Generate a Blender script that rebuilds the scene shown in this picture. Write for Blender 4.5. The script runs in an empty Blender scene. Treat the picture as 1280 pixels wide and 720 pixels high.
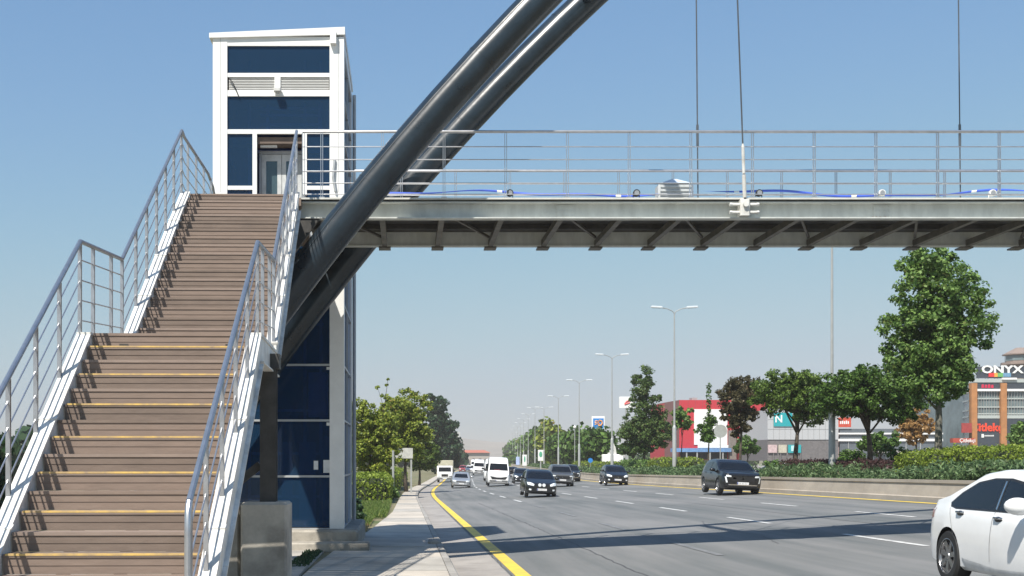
import bpy, bmesh, math, random
import numpy as np
from mathutils import Vector, Matrix
from mathutils.bvhtree import BVHTree
from mathutils.geometry import delaunay_2d_cdt

random.seed(7); RNG = np.random.default_rng(7)
SC = bpy.context.scene
COL = SC.collection
F = 1550.0; VX = 505.0; VY = 574.0; CZ = 1.62
R = math.radians

def X_(px, s): return (px - VX) / s
def Z_(py, s): return CZ + (VY - py) / s
def D_(s): return F / s

# ------------------------------------------------------------------ terrain functions
def gz(d):
    if d < 100: return -0.00903 * max(d, -60)
    if d < 160:
        u = d - 100
        return -0.903 - 0.00903 * (u - u * u / 120.0)
    return -0.903 - 0.00903 * 30
def cx(d):
    h = 0.05; a, b = 70., 125.
    if d <= a: return 0.0
    if d <= b: return h * (d - a) ** 2 / (2 * (b - a))
    c = h * (b - a) / 2
    if d <= 200: return c + h * (d - b)
    c += h * 75
    if d <= 350:
        u = d - 200
        return c + h * u + 0.02 * u * u / 300
    u = d - 350
    return c + h * 150 + 0.02 * 75 + 0.07 * u
def roff(off):            # height of the carriageway surface against gz
    return -0.13 + 0.045 * (max(0.85, min(off, 17.1)) - 0.85)

# ------------------------------------------------------------------ materials
MATS = {}
def nodes_of(m):
    m.use_nodes = True
    nt = m.node_tree
    for n in list(nt.nodes): nt.nodes.remove(n)
    out = nt.nodes.new('ShaderNodeOutputMaterial')
    return nt, out
def mat(name, col, rough=0.6, metal=0.0, var=0.12, scale=4.0, bump=0.0, bscale=60.0, col2=None, stretch=(1, 1, 1), coat=0.0, spec=0.5, detail=6.0):
    if name in MATS: return MATS[name]
    m = bpy.data.materials.new(name); MATS[name] = m
    nt, out = nodes_of(m); N = nt.nodes; L = nt.links
    p = N.new('ShaderNodeBsdfPrincipled'); L.new(p.outputs[0], out.inputs[0])
    p.inputs['Metallic'].default_value = metal; p.inputs['Roughness'].default_value = rough
    p.inputs['Specular IOR Level'].default_value = spec
    if coat: p.inputs['Coat Weight'].default_value = coat; p.inputs['Coat Roughness'].default_value = 0.05
    tc = N.new('ShaderNodeTexCoord'); mp = N.new('ShaderNodeMapping'); mp.inputs['Scale'].default_value = stretch
    L.new(tc.outputs['Object'], mp.inputs[0])
    nz = N.new('ShaderNodeTexNoise'); nz.inputs['Scale'].default_value = scale; nz.inputs['Detail'].default_value = detail
    nz.inputs['Roughness'].default_value = 0.65
    L.new(mp.outputs[0], nz.inputs['Vector'])
    c2 = col2 or tuple(max(0, c * (1 - 2.2 * var)) for c in col)
    rp = N.new('ShaderNodeValToRGB'); rp.color_ramp.elements[0].position = 0.32; rp.color_ramp.elements[1].position = 0.66
    rp.color_ramp.elements[0].color = (*c2, 1); rp.color_ramp.elements[1].color = (*[min(1, c * (1 + var * 0.5)) for c in col], 1)
    L.new(nz.outputs['Fac'], rp.inputs[0]); L.new(rp.outputs[0], p.inputs['Base Color'])
    if bump:
        nb = N.new('ShaderNodeTexNoise'); nb.inputs['Scale'].default_value = bscale; nb.inputs['Detail'].default_value = 4
        L.new(mp.outputs[0], nb.inputs['Vector'])
        b = N.new('ShaderNodeBump'); b.inputs['Strength'].default_value = bump; b.inputs['Distance'].default_value = 0.02
        L.new(nb.outputs['Fac'], b.inputs['Height']); L.new(b.outputs[0], p.inputs['Normal'])
    return m
def leafmat(name, a, b, trans=0.38, dry=None):
    if name in MATS: return MATS[name]
    m = bpy.data.materials.new(name); MATS[name] = m
    nt, out = nodes_of(m); N = nt.nodes; L = nt.links
    g = N.new('ShaderNodeNewGeometry'); rp = N.new('ShaderNodeValToRGB')
    rp.color_ramp.elements[0].color = (*a, 1); rp.color_ramp.elements[1].color = (*b, 1)
    if dry:
        e = rp.color_ramp.elements.new(0.93); e.color = (*b, 1); rp.color_ramp.elements[-1].color = (*dry, 1)
    L.new(g.outputs['Random Per Island'], rp.inputs[0])
    d = N.new('ShaderNodeBsdfPrincipled'); d.inputs['Roughness'].default_value = 0.5; d.inputs['Specular IOR Level'].default_value = 0.35
    t = N.new('ShaderNodeBsdfTranslucent'); mx = N.new('ShaderNodeMixShader'); mx.inputs[0].default_value = trans
    L.new(rp.outputs[0], d.inputs['Base Color']); L.new(rp.outputs[0], t.inputs['Color'])
    L.new(d.outputs[0], mx.inputs[1]); L.new(t.outputs[0], mx.inputs[2]); L.new(mx.outputs[0], out.inputs[0])
    return m
def glassmat(name, tint, spec_rough=0.03, clear=1.0, ior=1.6):
    if name in MATS: return MATS[name]
    m = bpy.data.materials.new(name); MATS[name] = m
    nt, out = nodes_of(m); N = nt.nodes; L = nt.links
    fr = N.new('ShaderNodeFresnel'); fr.inputs['IOR'].default_value = ior
    tr = N.new('ShaderNodeBsdfTransparent'); tr.inputs[0].default_value = (*tint, 1)
    gl = N.new('ShaderNodeBsdfGlossy'); gl.inputs['Roughness'].default_value = spec_rough; gl.inputs[0].default_value = (0.75, 0.85, 1, 1)
    df = N.new('ShaderNodeBsdfDiffuse'); df.inputs[0].default_value = (tint[0] * .3, tint[1] * .3, tint[2] * .3, 1)
    mm = N.new('ShaderNodeMixShader'); mm.inputs[0].default_value = 1 - clear
    L.new(tr.outputs[0], mm.inputs[1]); L.new(df.outputs[0], mm.inputs[2])
    nz = N.new('ShaderNodeTexNoise'); nz.inputs['Scale'].default_value = 0.7
    b = N.new('ShaderNodeBump'); b.inputs['Strength'].default_value = 0.04; b.inputs['Distance'].default_value = 0.05
    tc = N.new('ShaderNodeTexCoord'); L.new(tc.outputs['Object'], nz.inputs['Vector'])
    L.new(nz.outputs['Fac'], b.inputs['Height']); L.new(b.outputs[0], gl.inputs['Normal'])
    mx = N.new('ShaderNodeMixShader'); L.new(fr.outputs[0], mx.inputs[0]); L.new(mm.outputs[0], mx.inputs[1]); L.new(gl.outputs[0], mx.inputs[2])
    L.new(mx.outputs[0], out.inputs[0])
    return m

WHITE = mat('white_paint', (0.8, 0.8, 0.78), 0.35, var=0.04, scale=3)
STRING = mat('stringer_white', (0.72, 0.72, 0.69), 0.45, var=0.12, scale=4, bump=0.05, col2=(0.47, 0.45, 0.41))
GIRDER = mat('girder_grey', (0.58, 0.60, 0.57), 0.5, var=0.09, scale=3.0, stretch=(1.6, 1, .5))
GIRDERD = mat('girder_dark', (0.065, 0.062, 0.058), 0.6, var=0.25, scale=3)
STEEL = mat('stainless_steel', (0.56, 0.56, 0.57), 0.3, 0.85, var=0.08, scale=8)
STEELD = mat('handrail_steel', (0.34, 0.38, 0.43), 0.33, 0.75, var=0.08, scale=8)
ARCH = mat('arch_paint', (0.016, 0.027, 0.038), 0.27, 0.0, var=0.2, scale=2.0, bump=0.10, bscale=5, spec=0.6)
TREAD = mat('composite_board', (0.225, 0.168, 0.134), 0.62, var=0.06, scale=14, stretch=(0.25, 1, 1), bump=0.08, bscale=40)
TREAD3 = mat('composite_board_dark', (0.185, 0.14, 0.112), 0.66, var=0.09, scale=9, stretch=(0.3, 1, 1), bump=0.1, bscale=30)
TREAD2 = mat('composite_board_worn', (0.26, 0.20, 0.165), 0.62, var=0.06, scale=10, stretch=(0.4, 1, 1), bump=0.08, bscale=40)
YSTRIP = mat('yellow_strip', (0.66, 0.44, 0.12), 0.55, var=0.10, scale=7, col2=(0.34, 0.25, 0.16))
CONC = mat('concrete', (0.36, 0.33, 0.28), 0.85, var=0.2, scale=2.2, bump=0.25, bscale=30)
CONCD = mat('pedestal_concrete', (0.44, 0.405, 0.345), 0.9, var=0.22, scale=1.7, bump=0.3, bscale=22)
WALLC = mat('barrier_concrete', (0.40, 0.355, 0.30), 0.85, var=0.10, scale=1.2, bump=0.15, stretch=(1, .5, 1))
KERB = mat('kerb_concrete', (0.36, 0.34, 0.31), 0.85, var=0.2, scale=1.4, bump=0.2)
BLACK = mat('black_rubber', (0.02, 0.02, 0.02), 0.6, var=0.2)
DARK = mat('dark_void', (0.015, 0.016, 0.018), 0.7, var=0.1)
GLASS = glassmat('blue_glass', (0.10, 0.32, 0.66), clear=0.72, ior=1.42)
DOORG = glassmat('door_glass', (0.45, 0.72, 0.8), clear=0.6)
CARG = mat('car_glass', (0.006, 0.008, 0.011), 0.05, var=0.1, spec=0.35)
YEL = mat('yellow_line', (0.78, 0.56, 0.05), 0.6, var=0.10, scale=3, bump=0.1, col2=(0.58, 0.40, 0.08))
WLINE = mat('white_line', (0.66, 0.66, 0.64), 0.6, var=0.12, scale=3, col2=(0.36, 0.36, 0.35))
WLINEF = mat('worn_line', (0.19, 0.19, 0.19), 0.7, var=0.25, scale=3, col2=(0.12, 0.125, 0.13))
REDW = mat('red_cladding', (0.50, 0.035, 0.05), 0.5, var=0.05)
TRUNK = mat('bark', (0.10, 0.08, 0.06), 0.9, var=0.3, scale=8, bump=0.4, bscale=20)
TRUNKL = mat('pale_bark', (0.17, 0.16, 0.13), 0.9, var=0.3, scale=5, bump=0.3, bscale=20)
GALV = mat('galvanised', (0.42, 0.43, 0.42), 0.45, 0.3, var=0.08, scale=2)
LAMPW = mat('lamp_head', (0.62, 0.66, 0.68), 0.35, 0.1, var=0.04)
LG = leafmat('leaf_plane', (0.03, 0.08, 0.016), (0.24, 0.38, 0.10), dry=(0.16, 0.17, 0.05))
LD = leafmat('leaf_dark', (0.016, 0.045, 0.010), (0.14, 0.25, 0.045))
LY = leafmat('leaf_yellow', (0.07, 0.12, 0.014), (0.36, 0.42, 0.06), dry=(0.26, 0.16, 0.05))
LR = leafmat('leaf_reddish', (0.045, 0.048, 0.02), (0.13, 0.11, 0.055), dry=(0.18, 0.11, 0.06))
LO = leafmat('leaf_dry', (0.28, 0.15, 0.05), (0.52, 0.33, 0.13))
LH = leafmat('leaf_hedge', (0.09, 0.15, 0.015), (0.32, 0.40, 0.06))
LJ = leafmat('leaf_juniper', (0.02, 0.055, 0.02), (0.20, 0.30, 0.13), dry=(0.12, 0.11, 0.06))
LP = leafmat('leaf_purple', (0.04, 0.02, 0.02), (0.10, 0.05, 0.045))
LC = leafmat('leaf_poplar', (0.016, 0.045, 0.018), (0.045, 0.095, 0.04))
GRS = leafmat('grass_blade', (0.07, 0.13, 0.025), (0.20, 0.27, 0.07), dry=(0.34, 0.26, 0.12))

# ------------------------------------------------------------------ mesh building
def q(v): return Vector(v)
class MB:
    def __init__(s): s.v = []; s.f = []; s.m = []
    def add(s, vs, fs, mi=0):
        n = len(s.v); s.v += [tuple(v) for v in vs]; s.f += [tuple(i + n for i in f) for f in fs]; s.m += [mi] * len(fs)
    def box(s, x0, x1, y0, y1, z0, z1, mi=0, M=None):
        vs = [Vector((x, y, z)) for z in (z0, z1) for y in (y0, y1) for x in (x0, x1)]
        if M: vs = [M @ v for v in vs]
        s.add(vs, [(0, 2, 3, 1), (4, 5, 7, 6), (0, 1, 5, 4), (2, 6, 7, 3), (0, 4, 6, 2), (1, 3, 7, 5)], mi); return s
    def bev(s, x0, x1, y0, y1, z0, z1, b=0.02, mi=0, M=None):
        # box with chamfered vertical and top edges
        def ring(i, z):
            return [(x0 + i, y0 + i + b, z), (x0 + i + b, y0 + i, z), (x1 - i - b, y0 + i, z), (x1 - i, y0 + i + b, z),
                    (x1 - i, y1 - i - b, z), (x1 - i - b, y1 - i, z), (x0 + i + b, y1 - i, z), (x0 + i, y1 - i - b, z)]
        rs = ring(0, z0) + ring(0, z1 - b) + ring(b, z1)
        vs = [Vector(v) for v in rs]
        if M: vs = [M @ v for v in vs]
        fs = [tuple(range(7, -1, -1)), tuple(range(16, 24))]
        for k in (0, 8):
            for i in range(8): fs.append((k + i, k + (i + 1) % 8, k + 8 + (i + 1) % 8, k + 8 + i))
        s.add(vs, fs, mi); return s
    def tube(s, pts, r, n=8, mi=0, cap=True, r2=None):
        pts = [Vector(p) for p in pts]; k = len(pts); vs = []; fs = []
        prev = None
        for i, p in enumerate(pts):
            t = (pts[min(i + 1, k - 1)] - pts[max(i - 1, 0)]).normalized()
            a = Vector((0, 0, 1)) if abs(t.z) < 0.95 else Vector((0, 1, 0))
            if prev is not None: a = prev
            u = (a - t * a.dot(t)).normalized(); w = t.cross(u); prev = u
            rr = r if not isinstance(r, (list, tuple)) else r[i]
            for j in range(n):
                an = 2 * math.pi * (j + .5) / n
                vs.append(p + (u * math.cos(an) + w * math.sin(an)) * rr)
        for i in range(k - 1):
            for j in range(n):
                fs.append((i * n + j, i * n + (j + 1) % n, (i + 1) * n + (j + 1) % n, (i + 1) * n + j))
        if cap: fs.append(tuple(range(n - 1, -1, -1))); fs.append(tuple((k - 1) * n + j for j in range(n)))
        s.add(vs, fs, mi); return s
    def bar(s, a, b, w, h, mi=0):      # rectangular bar between two points
        a = Vector(a); b = Vector(b); t = (b - a).normalized()
        up = Vector((0, 0, 1)) if abs(t.z) < 0.95 else Vector((0, 1, 0))
        sd = t.cross(up).normalized(); u = sd.cross(t)
        vs = [p + sd * (i * w / 2) + u * (j * h / 2) for p in (a, b) for i, j in ((-1, -1), (1, -1), (1, 1), (-1, 1))]
        s.add(vs, [(3, 2, 1, 0), (4, 5, 6, 7), (0, 1, 5, 4), (1, 2, 6, 5), (2, 3, 7, 6), (3, 0, 4, 7)], mi); return s
    def prism(s, poly, M, depth, mi=0):   # 2-D polygon (x,z) extruded along local y
        n = len(poly)
        vs = [M @ Vector((x, 0, z)) for x, z in poly] + [M @ Vector((x, depth, z)) for x, z in poly]
        fs = [tuple(range(n)), tuple(range(2 * n - 1, n - 1, -1))] + [(i, n + i, n + (i + 1) % n, (i + 1) % n) for i in range(n)]
        s.add(vs, fs, mi); return s
    def lathe(s, prof, M, n=24, mi=0):    # profile (r, y) turned about local y
        vs = []; k = len(prof)
        for i in range(n):
            a = 2 * math.pi * i / n
            for r, y in prof: vs.append(M @ Vector((r * math.cos(a), y, r * math.sin(a))))
        fs = [(i * k + j, ((i + 1) % n) * k + j, ((i + 1) % n) * k + j + 1, i * k + j + 1) for i in range(n) for j in range(k - 1)]
        s.add(vs, fs, mi); return s
    def sphere(s, c, r, nu=12, nv=8, mi=0):
        c = Vector(c); rx, ry, rz = r if isinstance(r, tuple) else (r, r, r)
        vs = [c + Vector((0, 0, rz))]
        for i in range(1, nv):
            a = math.pi * i / nv
            for j in range(nu):
                b = 2 * math.pi * j / nu
                vs.append(c + Vector((rx * math.sin(a) * math.cos(b), ry * math.sin(a) * math.sin(b), rz * math.cos(a))))
        vs.append(c - Vector((0, 0, rz)))
        fs = [(0, 1 + j, 1 + (j + 1) % nu) for j in range(nu)]
        for i in range(nv - 2):
            for j in range(nu): fs.append((1 + i * nu + j, 1 + (i + 1) * nu + j, 1 + (i + 1) * nu + (j + 1) % nu, 1 + i * nu + (j + 1) % nu))
        l = len(vs) - 1
        fs += [(l, l - nu + (j + 1) % nu, l - nu + j) for j in range(nu)]
        s.add(vs, fs, mi); return s
    def build(s, name, mats, parent=None, smooth=False, fix=True):
        me = bpy.data.meshes.new(name); me.from_pydata(s.v, [], s.f)
        if not isinstance(mats, (list, tuple)): mats = [mats]
        for m in mats: me.materials.append(m)
        if len(mats) > 1: me.polygons.foreach_set('material_index', s.m)
        if fix:
            bm = bmesh.new(); bm.from_mesh(me); bmesh.ops.recalc_face_normals(bm, faces=bm.faces); bm.to_mesh(me); bm.free()
        if smooth:
            me.polygons.foreach_set('use_smooth', [True] * len(me.polygons))
            if smooth != 'all': sharp(me, 35)
        me.update()
        o = bpy.data.objects.new(name, me); COL.objects.link(o)
        if parent: o.parent = parent
        return o
def sharp(me, deg):
    try: me.set_sharp_from_angle(angle=R(deg))
    except Exception: pass
def tag(o, label=None, cat=None, group=None, kind=None):
    if label: o['label'] = label
    if cat: o['category'] = cat
    if group: o['group'] = group
    if kind: o['kind'] = kind
    return o
def empty(name, loc=(0, 0, 0), rz=0.0):
    o = bpy.data.objects.new(name, None); o.location = loc; o.rotation_euler = (0, 0, rz); o.empty_display_size = 0.3
    COL.objects.link(o); return o
def thing(name, label, cat, loc=(0, 0, 0), rz=0.0, group=None):
    return tag(empty(name, loc, rz), label, cat, group)
def kids(o): return [c for c in bpy.data.objects if c.parent == o]
def copy_tree(o, parent=None):
    c = o.copy(); COL.objects.link(c); c.parent = parent
    for ch in KIDS(o): copy_tree(ch, c)
    return c
def KIDS(o): return list(o.children)
def text_mesh(txt, size, name, m, parent, M, extrude=0.03, bold=0.0, xs=1.0):
    cu = bpy.data.curves.new(name, 'FONT'); cu.body = txt; cu.size = size; cu.extrude = extrude; cu.offset = bold
    cu.align_x = 'CENTER'; cu.align_y = 'CENTER'; cu.resolution_u = 3
    ob = bpy.data.objects.new('tmp', cu); COL.objects.link(ob)
    dg = bpy.context.evaluated_depsgraph_get(); me = bpy.data.meshes.new_from_object(ob.evaluated_get(dg))
    bpy.data.objects.remove(ob); bpy.data.curves.remove(cu)
    me.transform(M @ Matrix.Rotation(R(90), 4, 'X') @ Matrix.Scale(xs, 4, (1, 0, 0)))
    me.materials.clear(); me.materials.append(m)
    o = bpy.data.objects.new(name, me); COL.objects.link(o); o.parent = parent
    return o

# ------------------------------------------------------------------ the setting
def strip(name, offs, d0, d1, zf, m, step=4.0, follow=True, kind='structure', jitter=0):
    """sheet along the road: offs = lateral offsets, zf(off) height above gz"""
    mb = MB(); ds = [d0]
    while ds[-1] < d1 - 1e-6: ds.append(min(d1, ds[-1] + step * max(1, ds[-1] / 90)))
    vs = []; n = len(offs)
    for d in ds:
        c = cx(d) if follow else 0
        for o in offs: vs.append((o + c, d, gz(d) + zf(o)))
    fs = [(i * n + j, i * n + j + 1, (i + 1) * n + j + 1, (i + 1) * n + j) for i in range(len(ds) - 1) for j in range(n - 1)]
    mb.add(vs, fs)
    o = mb.build(name, m, fix=False); tag(o, kind=kind); return o

# asphalt with wheel tracks and patches
def asphalt():
    m = bpy.data.materials.new('asphalt'); nt, out = nodes_of(m); N = nt.nodes; L = nt.links
    p = N.new('ShaderNodeBsdfPrincipled'); p.inputs['Roughness'].default_value = 0.8; p.inputs['Specular IOR Level'].default_value = 0.35
    L.new(p.outputs[0], out.inputs[0])
    tc = N.new('ShaderNodeTexCoord')
    def noise(sc, stretch, det=5):
        mp = N.new('ShaderNodeMapping'); mp.inputs['Scale'].default_value = stretch; L.new(tc.outputs['Object'], mp.inputs[0])
        n = N.new('ShaderNodeTexNoise'); n.inputs['Scale'].default_value = sc; n.inputs['Detail'].default_value = det; n.inputs['Roughness'].default_value = 0.6
        L.new(mp.outputs[0], n.inputs['Vector']); return n
    a = noise(1.3, (1, 0.035, 1)); b = noise(0.25, (1, 0.35, 1)); c = noise(90, (1, 1, 1), 2)
    def mathn(op, x, y):
        n = N.new('ShaderNodeMath'); n.operation = op
        for i, v in enumerate((x, y)):
            if isinstance(v, (int, float)): n.inputs[i].default_value = v
            else: L.new(v, n.inputs[i])
        return n.outputs[0]
    s1 = mathn('MULTIPLY', a.outputs['Fac'], 0.5); s2 = mathn('MULTIPLY', b.outputs['Fac'], 0.35); s3 = mathn('MULTIPLY', c.outputs['Fac'], 0.15)
    t = mathn('ADD', mathn('ADD', s1, s2), s3)
    rp = N.new('ShaderNodeValToRGB'); rp.color_ramp.elements[0].position = 0.40; rp.color_ramp.elements[1].position = 0.60
    rp.color_ramp.elements[0].color = (0.105, 0.115, 0.115, 1); rp.color_ramp.elements[1].color = (0.205, 0.203, 0.20, 1)
    L.new(t, rp.inputs[0]); L.new(rp.outputs[0], p.inputs['Base Color'])
    bu = N.new('ShaderNodeBump'); bu.inputs['Strength'].default_value = 0.25; bu.inputs['Distance'].default_value = 0.01
    L.new(c.outputs['Fac'], bu.inputs['Height']); L.new(bu.outputs[0], p.inputs['Normal'])
    return m
ASPH = asphalt()
SOIL = mat('dry_soil', (0.20, 0.16, 0.10), 0.95, var=0.3, scale=0.6, col2=(0.07, 0.10, 0.03), bump=0.3, bscale=9)
PAVE = mat('pavement_concrete', (0.50, 0.45, 0.385), 0.88, var=0.13, scale=0.9, bump=0.15, bscale=40)
PAVE2 = mat('pavement_concrete_grey', (0.40, 0.375, 0.335), 0.88, var=0.15, scale=1.1, bump=0.15, bscale=40)
GUTTER = mat('gutter_concrete', (0.33, 0.305, 0.28), 0.85, var=0.15, scale=1.2, bump=0.2)

def terrain_off(o):
    if o < 0.9: return -0.035
    if o < 17.2: return roff(o) - 0.06
    return roff(17.1) + 0.0
def build_terrain():
    xs = [-3000, -800, -200, -60, -20, -6, -3, -1, 0.8, 0.95, 4, 8, 12, 17.0, 17.3, 20, 26, 40, 80, 200, 800, 3000]
    ds = list(range(-40, 0, 10)) + list(range(0, 420, 6)) + [450, 500, 600, 800, 1200, 2000, 3200, 4500]
    mb = MB(); n = len(xs); vs = []
    for d in ds:
        for x in xs: vs.append((x + (cx(d) if d < 900 else cx(900)), d, gz(d) + terrain_off(x)))
    mb.add(vs, [(i * n + j, i * n + j + 1, (i + 1) * n + j + 1, (i + 1) * n + j) for i in range(len(ds) - 1) for j in range(n - 1)])
    tag(mb.build('ground', SOIL, fix=False), kind='structure')
build_terrain()
strip('road', [0.85, 4, 8, 12, 17.1], -12, 700, lambda o: roff(o), ASPH)
strip('gutter', [0.9, 1.72], -12, 300, lambda o: roff(o) + 0.004, GUTTER)
strip('edge_line', [1.80, 2.04], -12, 420, lambda o: roff(o) + 0.008, YEL, 3)
strip('edge_line', [16.5, 16.74], -12, 420, lambda o: roff(o) + 0.008, YEL, 3)
# dashes
def dashes(name, off, m, d_from, d_to, w=0.14, ln=4.2):
    mb = MB(); d = d_from
    while d < d_to:
        k = [d, d + ln / 2, d + ln]; vs = []
        for y in k:
            for o in (off - w / 2, off + w / 2): vs.append((o + cx(y), y, gz(y) + roff(o) + 0.008))
        mb.add(vs, [(0, 1, 3, 2), (2, 3, 5, 4)]); d += 9.5
    tag(mb.build(name, m, fix=False), kind='structure')
dashes('lane_marking', 5.7, WLINEF, 3.3, 60); dashes('lane_marking', 5.7, WLINE, 60.2, 420)
dashes('lane_marking', 9.4, WLINE, 3.3, 420); dashes('lane_marking', 13.1, WLINE, 3.3, 420)
CRK = mat('tar_seam', (0.085, 0.085, 0.088), 0.7, var=.2)
def seam_line(pts, w):
    mb = MB(); vs = []
    P_ = []
    for (x0, y0), (x1, y1) in zip(pts, pts[1:]):
        n = max(2, int(math.hypot(x1 - x0, y1 - y0) / .4))
        for k in range(n): P_.append((x0 + (x1 - x0) * k / n + random.uniform(-.03, .03), y0 + (y1 - y0) * k / n + random.uniform(-.03, .03)))
    P_.append(pts[-1])
    for i, (x, y) in enumerate(P_):
        a = P_[max(0, i - 1)]; b = P_[min(len(P_) - 1, i + 1)]; l = math.hypot(b[0] - a[0], b[1] - a[1]); nx, ny = -(b[1] - a[1]) / l * w, (b[0] - a[0]) / l * w
        for sg in (-1, 1):
            X = x + sg * nx * random.uniform(.5, 1.2); Y = y + sg * ny; vs.append((X + cx(Y), Y, gz(Y) + roff(X) + .0045))
    mb.add(vs, [(i * 2, i * 2 + 1, i * 2 + 3, i * 2 + 2) for i in range(len(P_) - 1)]); tag(mb.build('road_seam', CRK, fix=False), kind='structure')
seam_line([(3.7, 15), (3.75, 30), (3.68, 62)], .018); seam_line([(11.3, 18), (11.25, 44), (11.35, 90)], .02)
seam_line([(2.2, 38.5), (6.2, 39.1), (9.2, 38.7)], .016); seam_line([(7.4, 24.5), (7.9, 27.5), (7.6, 31.0), (8.3, 34.5)], .012)
seam_line([(9.8, 47), (13.0, 46.6), (16.2, 47.2)], .02); seam_line([(1.75, 8), (1.76, 30), (1.74, 60)], .012)
# kerb and sidewalk
def sw_left(d):
    pts = [(-20, -1.6), (18, -1.6), (28, -1.35), (33, -0.95), (48, -0.45), (80, -0.2), (400, -0.1)]
    for (a, x), (b, y) in zip(pts, pts[1:]):
        if a <= d <= b: return x + (y - x) * (d - a) / (b - a)
    return pts[-1][1]
def build_sidewalk():
    joint = 0.0
    mb = MB(); mb2 = MB(); d = -12.0; i = 0
    while d < 300:
        ln = 3.2
        d2 = d + ln
        k = [d + 0.006, d2 - 0.006]
        r = []
        dz = random.uniform(-0.004, 0.006)
        for y in k: r += [(sw_left(y) + cx(y), y, gz(y) + dz), (0.70 + cx(y), y, gz(y) + dz), ]
        for y in k: r += [(sw_left(y) + cx(y), y, gz(y) - 0.12), (0.70 + cx(y), y, gz(y) - 0.12)]
        mb.add(r, [(0, 1, 3, 2), (0, 4, 5, 1), (2, 3, 7, 6), (0, 2, 6, 4), (1, 5, 7, 3)], i % 3 == 1)
        # kerb stones 0.8 m long
        y = d
        while y < d2 - 0.01:
            y2 = min(y + 0.8, d2); a = y + 0.005; b = y2 - 0.005
            j = random.uniform(-.006, .006)
            vs = []
            for yy in (a, b):
                c = cx(yy); g = gz(yy)
                vs += [(0.71 + c, yy, g + j - .1), (0.71 + c, yy, g + j + .004), (0.825 + c + j, yy, g + j + .004), (0.85 + c + j, yy, g + j - .02), (0.87 + c + j, yy, g - .15)]
            mb2.add(vs, [(0, 1, 2, 3, 4), (9, 8, 7, 6, 5)] + [(t, t + 5, t + 6, t + 1) for t in range(4)]); y = y2
        d = d2; i += 1
    tag(mb.build('sidewalk', [PAVE, PAVE2]), kind='structure')
    tag(mb2.build('kerb', KERB), kind='structure')
build_sidewalk()
# paved apron around the stair and lift tower
mb = MB()
for (x0, x1, y0, y1) in [(-9, -1.62, -4, 12), (-9, -1.62, 12.01, 21), (-7, -1.62, 21.01, 27.2)]:
    mb.box(x0, x1, y0, y1, gz((y0 + y1) / 2) - 0.3, gz((y0 + y1) / 2) - 0.008)
tag(mb.build('apron_paving', PAVE2), kind='structure')
s = (679 - 588) / 1.62
mb = MB(); bx, by = X_(543, s), D_(s)
mb.bev(bx - .14, bx + .14, by - .3, by + .3, gz(by), gz(by) + 0.09, 0.05)
tag(mb.build('concrete_chunk', KERB), 'low pale concrete lump lying on the kerb in the bridge shadow', 'concrete block')

# other carriageway (beyond the median)
strip('far_carriageway', [25.2, 30, 38], -12, 700, lambda o: roff(17.1) + 0.03, ASPH)
strip('parking_ground', [38.5, 60, 120], -12, 500, lambda o: roff(17.1) + 0.03, GUTTER, 10)

# median barrier wall
def build_wall(off, sgn, label):
    t = thing('median_wall', label, 'barrier wall')
    prof = [(0, -0.12), (0.0, 0.14), (0.05, 0.17), (0.12, 0.60), (0.08, 0.61), (0.08, 0.71), (0.36, 0.71), (0.36, -0.12)]
    d = 6.8; n = 0
    while d < 420:
        ln = 3.3 if d < 200 else 12.
        vs = []
        for y in (d + 0.008, d + ln - 0.008):
            for a, z in prof: vs.append((off + sgn * a + cx(y), y, gz(y) + roff(17.1) + z))
        k = len(prof)
        fs = [tuple(range(k)), tuple(range(2 * k - 1, k - 1, -1))] + [(i, i + k, (i + 1) % k + k, (i + 1) % k) for i in range(k)]
        if n < 90:
            m_ = MB(); m_.add(vs, fs); m_.build('wall_panel', WALLC, t)
        d += ln; n += 1
build_wall(17.1, 1, 'pale concrete barrier wall with sloped face in front of the median planting')
mb = MB(); 
strip('median_soil', [17.4, 20, 25], -12, 420, lambda o: roff(17.1) + 0.52, SOIL, 8)
def far_wall():
    mb = MB(); d = -2.
    vs = []; ds = []
    while d < 420: ds.append(d); d += 8
    for y in ds:
        for a, z in [(24.9, -0.1), (24.9, 0.66), (25.15, 0.66), (25.15, -0.1)]: vs.append((a + cx(y), y, gz(y) + roff(17.1) + z))
    fs = [(i * 4 + j, i * 4 + 4 + j, i * 4 + 5 + j, i * 4 + 1 + j) for i in range(len(ds) - 1) for j in range(3)]
    mb.add(vs, fs); tag(mb.build('median_wall', WALLC), 'low concrete wall on the far side of the planted median', 'barrier wall')
far_wall()

# hills on the horizon
def hills():
    HM = mat('hill_earth', (0.30, 0.24, 0.20), 0.95, var=0.25, scale=0.01)
    mb = MB(); n = 70; vs = []
    for j, (y, f) in enumerate([(3300, 0), (3700, .6), (4200, 1.0), (4800, .7), (5600, 0)]):
        for i in range(n):
            x = -3600 + i * 150
            h = 55 + 26 * math.sin(i * .31 + 1) + 14 * math.sin(i * .83) + 8 * math.sin(i * 1.9)
            h *= 0.55 + 0.45 * math.exp(-((x - 200) / 1300.) ** 2)
            vs.append((x, y, -3 + h * f))
    mb.add(vs, [(j * n + i, j * n + i + 1, (j + 1) * n + i + 1, (j + 1) * n + i) for j in range(4) for i in range(n - 1)])
    tag(mb.build('hills', HM, smooth='all', fix=False), kind='structure')
hills()

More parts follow.
